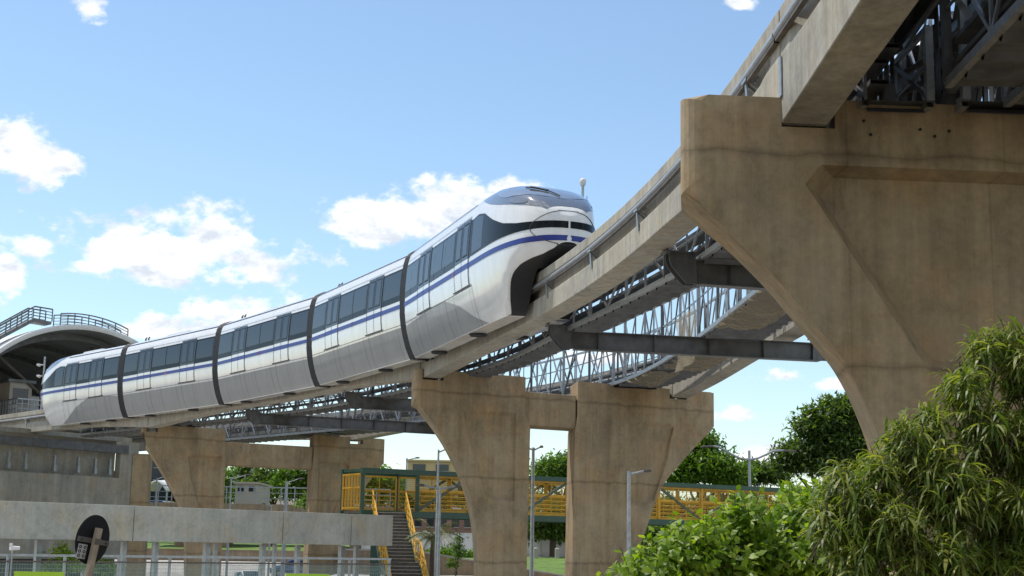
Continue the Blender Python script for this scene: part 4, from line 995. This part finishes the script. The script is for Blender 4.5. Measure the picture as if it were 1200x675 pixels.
# ------------------------------------------------------------------ lamp posts
def lamp_post(x, ytop, D, label, arms=(), r=.075, group='street lamp posts', up_rise=.0):
    top = aty(x, ytop, D); base_ = (top[0], top[1], 0)
    t = thing('street_lamp', label, 'street lamp', base_, group)
    m = MB(); m.tube([base_, (top[0], top[1], top[2]*.5), (top[0], top[1], top[2])], [r*1.25, r, r*.75], 10); m.tube([base_, (top[0], top[1], .12)], r*2.2, 10); m.build('pole', M['galv'], t)
    for L_, dz in arms:
        p = Vector(top); sgn = 1 if L_ > 0 else -1
        m = MB(); m.tube([p - Zv*.12, p + Vector((L_*.55, 0, dz*.7 - .02)), p + Vector((L_*.7, 0, dz))], .035, 8); m.build('arm', M['galv'], t)
        m = MB(); q = p + Vector((L_*.68, 0, dz)); e = p + Vector((L_*1.05, 0, dz + .02)); m.bar(q, e, .2, .07); m.bar(q + Zv*.04, e - Vector((L_*.08,0,0)) + Zv*.04, .12, .05); bevel(m.build('lamp_head', M['rust'], t), .02)
    return t
lamp_post(514, 527, 66, 'tall grey lamp post left of the middle pier with one short flag arm', ((.45, .02),), .06)
lamp_post(516, 570, 63, 'shorter grey lamp post with twin arms in front of the footbridge stairs', ((-1.0, .02), (.95, .02)), .06)
lamp_post(625, 524.5, 61, 'grey lamp post with two small heads between the legs of the middle pier', ((-.42, .03), (.4, .02)), .085)
lamp_post(737, 552, 49, 'grey lamp post with a single head in front of the right pier leg', ((.72, .0),), .075)
lamp_post(477, 537, 96, 'distant lamp post by the ochre building roof', ((.8, .02),), .07)
lamp_post(271, 560, 118, 'distant lamp post at the left inside the far pier opening', ((1.6, .25),), .09)
lamp_post(336, 564, 112, 'pale distant lamp post in the middle of the far pier opening', ((1.3, .2),), .15)
lamp_post(318, 592, 116, 'short distant lamp post in front of the retaining wall', ((-.7, .1),), .08)
lamp_post(184, 560, 120, 'distant lamp post left of the far pier by the white canopy', ((.8, .1),), .09)
# curved double arm lamp against the sky
top = aty(878, 528, 92); t = thing('street_lamp', 'tall double armed lamp with wavy arms standing against the sky at the right', 'street lamp', (top[0], top[1], 0), 'street lamp posts')
m = MB(); m.tube([(top[0], top[1], 0), (top[0], top[1], top[2])], [.14, .08], 10); m.build('pole', M['galv'], t)
for xs, ys in (((878,867,858,850,842,836), (539,537,533,528,524,523)), ((878,888,897,905,912,918), (539,537,533,529,528,528))):
    m = MB(); m.tube([aty(a, b_, 92) for a, b_ in zip(xs, ys)], .07, 8); m.build('arm', M['galv'], t)
    e = Vector(aty(xs[-1], ys[-1], 92)); m = MB(); sgn = 1 if xs[-1] > 878 else -1; m.bar(e, e + Vector((sgn*.8, 0, -.05)), .3, .12); bevel(m.build('lamp_head', M['rust'], t), .03)
# overhead wires at right
wr = MB()
for y in (566, 569.5, 573): 
    a = aty(846, y - 2, 100); b_ = aty(1010, y + 2, 108); wr.tube([a, (np.array(a)+b_)/2 - [0,0,.25], b_], .02, 5)
tag(wr.build('overhead_wire', M['steel'], None, aty(878, 569, 104)), 'thin utility wires running right behind the footbridge roof', 'wire')

# ------------------------------------------------------------------ cars
def car(x, y_roof, D, label, mat_, heading, scale=1.0, kinds='cars on the road behind'):
    p = aty(x, y_roof, D); z0 = ROADZ
    t = thing('parked_car', label, 'car', (p[0], p[1], z0), kinds, heading)
    S_ = MB(); prof = [(-2.05,.35),(-2.1,.72),(-1.95,.92),(-1.55,1.0),(-.95,1.42),(.35,1.45),(1.05,1.02),(1.85,.86),(2.05,.62),(2.02,.32)]
    rows = []
    for yy, k in ((-.86, .93), (-.8, 1), (.8, 1), (.86, .93)):
        rows.append([(a*(.985 + .015*(k == 1)), yy*(1 if b < 1.0 else .84), .3 + (b - .3)*k) for a, b in prof])
    S_.grid(rows); S_.face(rows[0]); S_.face(rows[-1][::-1]); S_.face([r[0] for r in rows] + [r[-1] for r in rows][::-1])
    b_ = S_.build('body', mat_, t, local=True); bevel(b_, .05, 2)
    g = MB()
    g.face([(.40, -.62, 1.425), (.40, .62, 1.425), (1.0, .7, 1.055), (1.0, -.7, 1.055)]); g.face([(-1.0,-.62,1.405), (-1.0,.62,1.405), (-1.5,.7,1.04), (-1.5,-.7,1.04)])
    for s_ in (-1, 1): g.face([(-1.35, s_*.80, 1.03), (-.9, s_*.715, 1.36), (.35, s_*.715, 1.38), (.9, s_*.80, 1.05)])
    for i, v in enumerate(g.v): g.v[i] = (v[0], v[1]*1.02, v[2] + .012)
    g.build('window', M['dglass'], t, local=True)
    for wx in (-1.3, 1.3):
        for s_ in (-1, 1):
            w2 = MB(); w2.tube([(wx, s_*.7, .31), (wx, s_*.88, .31)], .31, 18); wo = w2.build('wheel', M['black'], t, local=True)
            w2 = MB(); w2.tube([(wx, s_*.86, .31), (wx, s_*.89, .31)], .19, 14); w2.build('rim', M['galv'], wo, local=True)
    for s_ in (-1, 1):
        h = MB(); h.box((1.99, s_*.6, .68), (.12, .34, .14)); h.build('headlight', M['lampglass'], t, local=True)
        h = MB(); h.box((.75, s_*.95, 1.05), (.12, .16, .1)); h.build('wing_mirror', mat_, t, local=True)
    t.scale = (scale,)*3
    return t
ROADZ = 0.0
car(292, 662, 117, 'white car on the road under the low grey ramp', M['carwhite'], R(-62))
car(346, 655, 122, 'dark blue car partly hidden behind ramp posts', M['carblue'], R(-170)).location.z = .9
car(134, 653, 119, 'silver car behind the fence right of the round sign', M['cargrey'], R(10)).location.z = .4
car(187, 584, 150, 'small blue car by the white canopy left of the far pier', M['carblue'], R(0)).location.z = 6.35

# ------------------------------------------------------------------ ground, roads, banks
def sheet(name, pts, mt, k='structure', z=None):
    m = MB(); m.face([(a, b, z if z is not None else c) for a, b, c in [(p + (0,))[:3] if len(p) == 2 else p for p in pts]])
    return kind(m.build(name, mt), k)
kind(sheet('ground', [(-900,-300,0),(900,-300,0),(900,2500,0),(-900,2500,0)], M['dirt']), 'structure')
sheet('pavement', [(-40,30,.004),(20,30,.004),(20,96,.004),(-40,96,.004)], M['paving'])
def strip(name, rows, mt, k='structure'):
    m = MB(); m.grid(rows); return kind(m.build(name, mt), k)
xsx = np.linspace(-70, 90, 41)
strip('road', [[(x, y, .01) for x in xsx] for y in (104, 127)], M['asphalt'])
m = MB()
for i in range(26): m.box((-68 + i*6, 115.5, .016), (3, .16, .004))
kind(m.build('lane_markings', M['canvas']), 'structure')
m = MB(); m.box((10, 103.8, .06), (160, .3, .13)); m.box((10, 127.3, .06), (160, .3, .13)); kind(m.build('kerb', M['paving']), 'structure')
strip('upper_path', [[(x, y, z) for x in xsx] for y, z in ((127.5, .02), (128.5, .9), (130.4, 1.9), (133.8, 2.0))], M['paving'])
def bump_z(x, y): return .25*sin(x*.21 + y*.13) + .12*sin(x*.57 - y*.31)
strip('grass_bank', [[(x, y, z + bump_z(x, y)*.5) for x in xsx] for y, z in ((136, 2.9), (139, 3.2), (146, 3.5), (160, 4.0))], M['grass'])
strip('hillside', [[(x, y, z + bump_z(x, y)) for x in np.linspace(-300, 300, 61)] for y, z in ((160, 3.9), (190, 5.5), (240, 9), (340, 14), (600, 18))], M['dirt'])
rw = MB(); rw.box((10, 134.3, 1.75), (160, .5, 2.4)); rw.box((10, 134.3, 2.99), (160, .62, .09))
tag(rw.build('retaining_wall', M['brownwall'], None, (10, 134.3, .4)), 'long brown retaining wall below a grass strip, beyond the road', 'wall')
# bank right of the far pier (seen left of and between the middle pier legs)
gx = np.linspace(-9.5, 34, 30)
def wall_top(x): return max(1.7, min(3.25, 3.25 - .145*(x + 5.4)))
m = MB(); m.grid([[(x, y, wall_top(x)*(1 - k) + 3.0*k + bump_z(x*2, y)*.3*(k > 0) - .03) for x in gx] for y, k in ((84.35, 0), (88, .35), (92.5, .75), (97.5, 1))]); kind(m.build('grass_slope', M['grass']), 'structure')
wv = thing('retaining_wall', 'tan retaining wall stepping down at the foot of the grass slope beside the middle pier', 'wall', (12, 84, 0))
m = MB(); m.prism([(-9.5, 0)] + [(34, 0)] + [(x, wall_top(x)) for x in gx[::-1]], (0, 84.02, 0), (1,0,0), (0,0,1), (0,1,0), .32); m.build('wall', M['brownwall'], wv)
m = MB(); m.prism([(x, wall_top(x) + .002) for x in gx] + [(x, wall_top(x) + .09) for x in gx[::-1]], (0, 83.96, 0), (1,0,0), (0,0,1), (0,1,0), .44); m.build('coping', M['paving'], wv)
strip('upper_pavement', [[(x, y, 3.02) for x in gx] for y in (97.5, 100.5)], M['paving'])
strip('lower_path', [[(x, y, z) for x in gx] for y, z in ((77.6, 0.02), (78, 1.9), (84.01, 1.95))], M['paving'])
ww = thing('boundary_wall', 'whitewashed boundary wall above the grass slope', 'wall', (12, 101, 3))
m = MB(); m.box((12, 101, 3.75), (44, .25, 1.55)); m.build('wall', M['whitewall'], ww)
for i in range(12): m = MB(); m.box((-9.6 + i*3.9, 100.93, 3.8), (.3, .3, 1.7)); m.build('pilaster', M['whitewall'], ww)
for i, (x, y) in enumerate(((628, 645), (653, 646))):
    c = aty(x, y, 96); m = MB(); m.tube([(c[0], 96, 2.9), (c[0], 96, 3.55), (c[0], 96, 3.62)], [.16, .16, .1], 10)
    tag(m.build('bollard', M['paving'], None, (c[0], 96, 2.9)), 'stone bollards on the grass slope between the middle pier legs', 'bollard', 'bollards on the grass slope')

# ------------------------------------------------------------------ buildings
def building(x0, x1, ytop, ybot, D, depth, label, mt, name='building', win=(3, 2), roof='flat'):
    a = aty(x0, ytop, D); b_ = aty(x1, ytop, D); zb = max(0, aty(x0, ybot, D)[2]); zt = (a[2] + b_[2])/2; cx = (a[0]+b_[0])/2; W_ = b_[0]-a[0]
    t = thing(name, label, 'building', (cx, D + depth/2, zb))
    m = MB(); m.box((cx, D + depth/2, (zb + zt)/2 - 1), (W_, depth, zt - zb + 2)); m.build('wall', mt, t)
    m = MB(); m.box((cx, D + depth/2, zt + .09), (W_ + .4, depth + .4, .18)); m.build('roof', M['rust'] if roof == 'dark' else mt, t)
    nx, nz = win
    for i in range(nx):
        for j in range(nz):
            wx = cx - W_/2 + W_*(i + .5)/nx; wz2 = zb + (zt - zb)*(j + .55)/nz
            m = MB(); m.box((wx, D - .03, wz2), (W_/nx*.55, .08, (zt - zb)/nz*.5)); f_ = m.build('window', M['dglass'], t)
            m = MB(); m.box((wx, D - .09, wz2 - (zt - zb)/nz*.28), (W_/nx*.62, .12, .08)); m.build('sill', M['paving'], f_)
    return t
building(478, 532, 541, 556, 152, 14, 'ochre building whose upper storey shows above the footbridge', M['ochre'], win=(2, 1))
building(483, 556, 600, 624, 132, 10, 'terracotta building under the footbridge, left of the middle pier', M['brick'], win=(5, 1), roof='dark')
building(276, 302, 567, 580, 150, 8, 'small pale block inside the far pier opening', M['paleb'], win=(2, 1))
t = building(168, 200, 538, 566, 170, 10, 'glazed office building left of the far pier', M['dglass'], win=(3, 2))
t = thing('canopy', 'white arched canopy left of the far pier', 'canopy', (aty(188, 575, 158)[0], 158, 5))
m = MB(); rows = []
for k in range(13):
    q = -1 + k/6; p = aty(188 + q*13, 564 + q*q*12, 158); rows.append([(p[0], 156, p[2]), (p[0], 162, p[2] + .3)])
m.grid(rows); o = m.build('roof', M['canvas'], t, smooth=True); so_ = o.modifiers.new('thick', 'SOLIDIFY'); so_.thickness = .15
for dx in (-10, 10): p = aty(188 + dx, 580, 158); m = MB(); m.tube([(p[0], 157, 4), (p[0], 157, aty(188, 572, 158)[2])], .1, 8); m.build('post', M['galv'], t)
# low road viaduct in the far opening
va = aty(255, 590, 141); vb = aty(372, 590, 141)
t = thing('viaduct', 'low brown road viaduct with railing inside the far pier opening', 'bridge', ((va[0]+vb[0])/2, 141, 4))
zv = va[2]; Lx = vb[0] - va[0] + 14; cxv = (va[0]+vb[0])/2
m = MB(); m.box((cxv, 143, zv - .5), (Lx, 5, 1.0)); m.build('deck', M['brownwall'], t)
for k in range(-2, 3): m = MB(); m.box((cxv + k*4.2, 143, zv/2 + 1), (.8, 3.5, zv - 2)); m.build('column', M['brownwall'], t)
railing([(cxv - Lx/2, 140.7, zv), (cxv + Lx/2, 140.7, zv)], t, 'railing', 1.6, 1.3, 3, 'galv', .06, .05)

# ------------------------------------------------------------------ vegetation
def leaf_quads(mb, c, d, up, L, W_, curl=.25, n=2):
    """a folded leaf as n quads, from c along d"""
    d = d.normalized(); s_ = d.cross(up)
    if s_.length < 1e-3: s_ = d.cross(Vector((1, 0, 0)))
    s_.normalize(); nn = s_.cross(d)
    prev = None; b = len(mb.v)
    for i in range(n + 1):
        k = i/n; w_ = W_*(.25 + 1.5*k*(1 - k)*2)*.5 if n > 1 else W_*.5
        if i == n: w_ = W_*.06
        p = c + d*(L*k) - nn*(curl*L*k*k)
        mb.v.append(tuple(p - s_*w_)); mb.v.append(tuple(p + s_*w_))
    for i in range(n): mb.f.append((b + 2*i, b + 2*i + 1, b + 2*i + 3, b + 2*i + 2)); mb.m.append(0)
def rv(s=1): return Vector((random.gauss(0, s), random.gauss(0, s), random.gauss(0, s)))
def limb(mb, a, b, r0, r1, wob=.06, n=5):
    a = Vector(a); b = Vector(b); L = (b-a).length; pts = [a.lerp(b, i/n) + rv(wob*L*.3)*(1 if 0 < i < n else 0) for i in range(n + 1)]
    mb.tube(pts, [r0 + (r1 - r0)*i/n for i in range(n + 1)], 7)
def tree(name, label, D, blobs, leafmat, leaf, nleaf, base_px, group=None, cat='tree', trunk_r=.3, z_base=None, dens=1.0):
    """background tree: crown made of leaf sprays in uneven clumps round limbs. blobs: (px, py, rx_px, ry_px)"""
    k = D/F; cen = []
    for bx, by, rx, ry in blobs:
        c = Vector(aty(bx, by, D + random.uniform(-1, 1)*rx*k*.5)); cen.append((c, rx*k, ry*k))
    bx = aty(base_px, 640, D)[0]; zb = z_base if z_base is not None else 0
    t = thing(name, label, cat, (bx, D, zb), group)
    tr = MB(); zc = sum(c.z for c, _, _ in cen)/len(cen); fork = Vector((bx, D, zb + (zc - zb)*.55))
    limb(tr, (bx, D, zb - .3), fork, trunk_r, trunk_r*.7, .04)
    for c, a, b_ in cen: limb(tr, fork, c, trunk_r*.5, trunk_r*.12)
    lm = MB(); tot = sum(a*b_ for _, a, b_ in cen)
    for c, a, b_ in cen:
        ncl = max(6, int(nleaf*a*b_/tot/16))
        for i in range(ncl):
            dv = rv(); dv.normalize(); rad = random.random()**.45
            if dv.z < -.35: dv.z *= .5
            q = c + Vector((dv.x*a, dv.y*a*.9, dv.z*b_))*rad*random.uniform(.85, 1.12)
            cl = leaf*random.uniform(1.5, 3.2); nl = random.randint(9, 22)
            if i % 7 == 0: limb(tr, c, q, trunk_r*.1, .02, .1, 3)
            for j in range(nl):
                d = (rv() + dv*.6 + Vector((0, 0, -.15))).normalized(); off = rv(.5)
                off.z *= .55
                leaf_quads(lm, q + off*cl, d, (Vector((0, 0, 1)) + rv(.6)).normalized(), leaf*random.uniform(.7, 1.4), leaf*random.uniform(.45, .7), .2, 1)
    tr.build('trunk', M['bark'], t); lm.build('crown', leafmat, t)
    return t
BG = 'trees behind the footbridge'
tree('large_tree', 'tall dark green tree behind the footbridge at the right, beside the big pier', 112, [(985,490,30,26),(955,498,22,20),(968,520,36,22),(1005,520,30,26),(935,530,24,16),(980,545,40,20),(1010,480,26,22),(925,545,18,14)], M['leafD'], .36, 24000, 975, BG, trunk_r=.5)
tree('leafy_tree', 'bright green tree rising behind the footbridge just right of the middle pier', 98, [(812,535,22,16),(835,548,32,18),(800,555,30,18),(856,560,24,12),(825,518,16,12),(868,552,14,10)], M['leafM'], .3, 11000, 828, BG)
tree('leafy_tree', 'small dark tree behind the wavy armed lamp', 118, [(885,553,22,12),(905,558,18,10),(870,562,20,8)], M['leafD'], .32, 4500, 888, BG)
tree('leafy_tree', 'green tree seen between the legs of the middle pier above the footbridge', 104, [(650,552,24,16),(668,545,20,14),(640,562,22,10),(690,555,22,16)], M['leafM'], .3, 7000, 656, BG)
tree('shade_tree', 'dark rounded tree under the footbridge between the middle pier legs', 99, [(640,618,24,16),(660,622,18,16),(650,602,26,14),(625,622,14,14)], M['leafD'], .28, 6000, 648, 'trees below the footbridge', z_base=2.9)
tree('shade_tree', 'dark tree under the footbridge right of the middle pier', 100, [(760,632,30,18),(790,625,30,16),(812,640,30,18),(740,640,18,14),(840,632,26,16)], M['leafD'], .28, 8000, 785, 'trees below the footbridge', z_base=2.5)
for x, y, lab in ((706, 592, 'just right of the leg of the middle pier'), (775, 596, 'below the bright green tree'), (842, 596, 'left of the wavy armed lamp'), (902, 598, 'right of the wavy armed lamp'), (645, 590, 'between the legs of the middle pier')):
    tree('hedge_tree', 'dense tree behind the footbridge lattice ' + lab, 116, [(x, y, 34, 16), (x - 24, y + 14, 28, 16), (x + 24, y + 14, 28, 16), (x, y + 28, 36, 16)], M['leafD'], .34, 4200, x, 'trees right behind the footbridge lattice', z_base=2)
hx = [(255,560),(288,552),(318,556),(348,552),(378,560),(410,556),(440,560),(470,560),(500,556),(228,566),(520,566),(556,560)]
for i, (x, y) in enumerate(hx):
    side = ['farthest left', 'left of the pale block', 'above the pale block', 'in the middle of the far opening', 'behind the right leg of the far pier', 'right of the far pier leg', 'left of the footbridge end', 'behind the footbridge end gate', 'in front of the ochre building', 'behind the left leg of the far pier', 'right of the ochre building', 'behind the left leg of the middle pier'][i]
    if i in (7, 8): y += 6
    tree('hillside_tree', 'dark hillside tree ' + side, 172 + (i*37) % 22, [(x, y, 20, 14), (x - 13, y + 12, 16, 12), (x + 14, y + 11, 16, 12), (x, y + 22, 24, 12)], M['leafD'] if i % 3 else M['leafM'], .5, 2600, x, 'trees on the hillside', z_base=4.5)
for i, (x, lab) in enumerate(((90,'far left'),(30,'behind the station base'),(590,'behind the middle pier left leg'),(715,'behind the middle pier right leg'),(1060,'behind the big pier'),(1140,'far right'))):
    tree('hillside_tree', 'dark hillside tree at the ' + lab if i in (0, 5) else 'dark hillside tree ' + lab, 180, [(x, 580, 34, 20), (x - 20, 596, 26, 16), (x + 22, 594, 26, 18)], M['leafD'], .55, 1800, x, 'trees on the hillside', z_base=4.5)
# small shrubs and saplings
tree('small_shrub', 'bright shrub beside the retaining wall inside the far pier opening', 128, [(372,585,16,8),(362,590,12,8)], M['leafM'], .26, 1500, 368, 'shrubs', 'shrub', .08, .5)
tree('small_shrub', 'yellow green shrub behind the fence left of the round sign', 47, [(72,646,8,10),(84,662,16,12),(66,668,14,10)], M['leafL'], .10, 1600, 74, 'shrubs', 'shrub', .03, 0)
tree('small_shrub', 'yellow green shrub behind the fence right of the round sign', 48, [(112,662,14,12),(124,668,12,8)], M['leafL'], .10, 1200, 115, 'shrubs', 'shrub', .03, 0)
tree('sapling', 'young green sapling on the grass slope left of the middle pier', 80, [(535,640,6,8),(538,650,8,7),(532,660,6,8),(540,632,4,6)], M['leafM'], .13, 900, 535, 'shrubs', 'sapling', .04, .3)
tree('small_shrub', 'low hedge shrub along the whitewashed wall', 97, [(548,650,16,5),(520,648,16,5),(500,650,14,4)], M['leafM'], .2, 1500, 530, 'shrubs', 'shrub', .05, 2.4)
# palm with drooping dry fronds
pb = aty(507, 660, 68); pt_ = Vector(aty(508, 630, 68))
pal = thing('palm_tree', 'young palm with drooping fronds beside the footbridge stairs', 'palm tree', (pb[0], pb[1], 0))
m = MB(); limb(m, (pb[0], pb[1], -.1), pt_, .16, .11, .02); m.build('trunk', M['bark'], pal)
lm = MB()
for i in range(20):
    a = i*2.4; el = random.uniform(.1, 1.2); prev = pt_.copy(); d = Vector((cos(a)*cos(el), sin(a)*cos(el), sin(el))); L_ = random.uniform(1.1, 1.7)
    for k in range(9):
        nx_ = prev + d*(L_/9); d = (d + Vector((0, 0, -.20))).normalized(); s_ = d.cross(Vector((0,0,1))).normalized()
        lm.tube([prev, nx_], .012, 4, False)
        for sg_ in (-1, 1):
            for q in (0, .5): leaf_quads(lm, prev.lerp(nx_, q), (s_*sg_ + d*.5 + Vector((0,0,-.35))), Vector((0,0,1)), .42*(1 - k/12), .05, .2, 1)
        prev = nx_
lm.build('crown', M['palm'], pal)

# foreground: bright broadleaf shrubs
def shrub(label, blobs, D0, nsh, base_x, spread=.6):
    k = D0/F; bp = aty(base_x, 640, D0)
    t = thing('broadleaf_shrub', label, 'shrub', (bp[0], D0, 0), 'shrubs in front of the big pier')
    st_ = MB(); lm = MB(); ws = [rx*ry for _, _, rx, ry in blobs]
    cens = [(Vector(aty(x + 6, y + 24, D0 + random.uniform(-spread, spread))), rx*k*.85, ry*k*.85) for x, y, rx, ry in blobs]
    root = Vector((bp[0], D0, -.05))
    for c, a, b_ in cens: limb(st_, root + rv(.06), c - Vector((0, 0, b_*.3)), .035, .012, .05)
    for i in range(nsh):
        c, a, b_ = random.choices(cens, ws)[0]; dv = rv().normalized(); rad = random.random()**.4
        q = c + Vector((dv.x*a, dv.y*max(a, .5), dv.z*b_))*rad
        ax = (dv*.7 + Vector((0, -.2, .9)) + rv(.45)).normalized(); Ls = random.uniform(.16, .34)
        tip = q + ax*Ls
        if i % 3 == 0: st_.tube([q - ax*.15, q, tip], [.006, .005, .003], 4, False)
        nl = random.randint(7, 12)
        for j in range(nl):
            f_ = j/nl; ang = j*2.4 + i; s1 = ax.cross(Vector((.3, .2, 1))).normalized(); s2 = ax.cross(s1)
            d = (s1*cos(ang) + s2*sin(ang))*(1.15 - f_*.55) + ax*(.25 + f_*.6) + Vector((0, 0, -.12))
            leaf_quads(lm, q + ax*(Ls*f_), d, ax + rv(.25), random.uniform(.09, .15)*(1.05 - .35*f_), random.uniform(.042, .066), .25, 2)
    st_.build('stem', M['bark'], t); lm.build('crown', M['leafL'], t)
    return t
shrub('bright green broadleaf shrub at the bottom, leftmost of the foreground bushes', [(742,664,22,14),(775,648,30,20),(805,632,32,26),(760,668,34,14),(800,660,44,24),(840,650,40,28),(835,625,26,24),(860,606,22,22),(868,590,14,14)], 13.6, 800, 800)
shrub('bright green broadleaf shrub below the weeping tree', [(870,650,44,30),(900,620,36,34),(928,592,26,26),(930,640,44,34),(945,575,20,22),(965,640,44,40),(900,662,50,20),(955,600,30,30),(985,665,50,20)], 13.9, 950, 915)
# foreground: drooping long-leaved tree
def weeping(label, blobs, D0, nro, base_x):
    k = D0/F; bp = aty(base_x, 640, D0); t = thing('weeping_tree', label, 'tree', (bp[0], D0 + .4, 0))
    br_ = MB(); lm = MB(); ws = [rx*ry for _, _, rx, ry, _ in blobs]
    cens = [(Vector(aty(x + 8, y + (6 if y > 460 else -10), D0 + dz)), rx*k*.76, ry*k*.76) for x, y, rx, ry, dz in blobs]
    root = Vector((bp[0], D0 + .4, -.1)); fork = root + Vector((-.05, .05, 1.5)); fork2 = root + Vector((.25, .1, 2.4))
    limb(br_, root, fork, .10, .075, .03); limb(br_, fork, fork2, .075, .05, .04)
    for c, a, b_ in cens:
        s_ = fork if c.z < 3.4 else fork2; limb(br_, s_, c, .035, .012, .1, 6)
        for _ in range(4): limb(br_, c, c + Vector((random.uniform(-a, a), random.uniform(-.5, .3), random.uniform(-.3, b_)))*.8, .012, .005, .12, 4)
    for i in range(nro):
        c, a, b_ = random.choices(cens, ws)[0]; dv = rv().normalized(); rad = random.random()**.42
        q = c + Vector((dv.x*a, dv.y*max(a*.8, .5), dv.z*b_))*rad
        ax = (Vector((dv.x*.8, dv.y*.8 - .15, .55 + .4*random.random())) + rv(.25)).normalized()
        if i % 2 == 0:
            s0 = q - ax*.28 + Vector((0, 0, -.06)); br_.tube([s0, q - ax*.1, q], [.006, .005, .004], 4, False)
        nl = random.randint(10, 16); s1 = ax.cross(Vector((.2, .1, 1))).normalized(); s2 = ax.cross(s1)
        for j in range(nl):
            ang = j*2.4 + i*.7; out = s1*cos(ang) + s2*sin(ang); d = (out*random.uniform(.5, 1.0) + ax*random.uniform(-.1, .7)).normalized()
            L_ = random.choice((.08, .12, .16, .22))*random.uniform(.8, 1.2); p = q - ax*random.uniform(0, .14); W_ = L_*random.uniform(.085, .13)
            # arching leaf: direction bends down along its length
            n = 4; b0 = len(lm.v); sv = d.cross(Vector((0, 0, 1)))
            if sv.length < .05: sv = Vector((1, 0, 0))
            sv.normalize(); sv = (sv + rv(.25)).normalized(); pp = p.copy(); dd = d.copy()
            for m_ in range(n + 1):
                f_ = m_/n; w_ = W_*.5*max(.12, (sin(pi*min(1, f_*.92 + .08)))**.7)
                lm.v.append(tuple(pp - sv*w_)); lm.v.append(tuple(pp + sv*w_)); pp = pp + dd*(L_/n); dd = (dd + Vector((0, 0, -.42))).normalized()
            for m_ in range(n): lm.f.append((b0 + 2*m_, b0 + 2*m_ + 1, b0 + 2*m_ + 3, b0 + 2*m_ + 2)); lm.m.append(0)
    br_.build('trunk', M['bark'], t); lm.build('crown', M['leafW'], t)
    return t
weeping('drooping long leaved tree filling the lower right corner', [(975,560,30,34,.1),(1000,585,40,40,.0),(1020,545,34,32,.2),(1050,505,30,34,.1),(1080,490,34,32,.3),(1075,540,46,44,.1),(1120,460,34,40,.3),(1140,420,26,28,.4),(1165,405,34,20,.5),(1185,440,40,44,.4),(1150,500,56,50,.2),(1195,520,50,60,.3),(1110,570,60,50,-.1),(1170,590,60,50,.1),(1040,610,56,46,-.2),(1000,645,50,36,-.1),(1090,645,66,40,-.2),(1160,655,66,36,-.1),(1205,630,40,50,.1),(960,600,26,34,.0),(1230,470,40,60,.4)], 12.2, 1750, 1140)
bpy.context.view_layer.update()
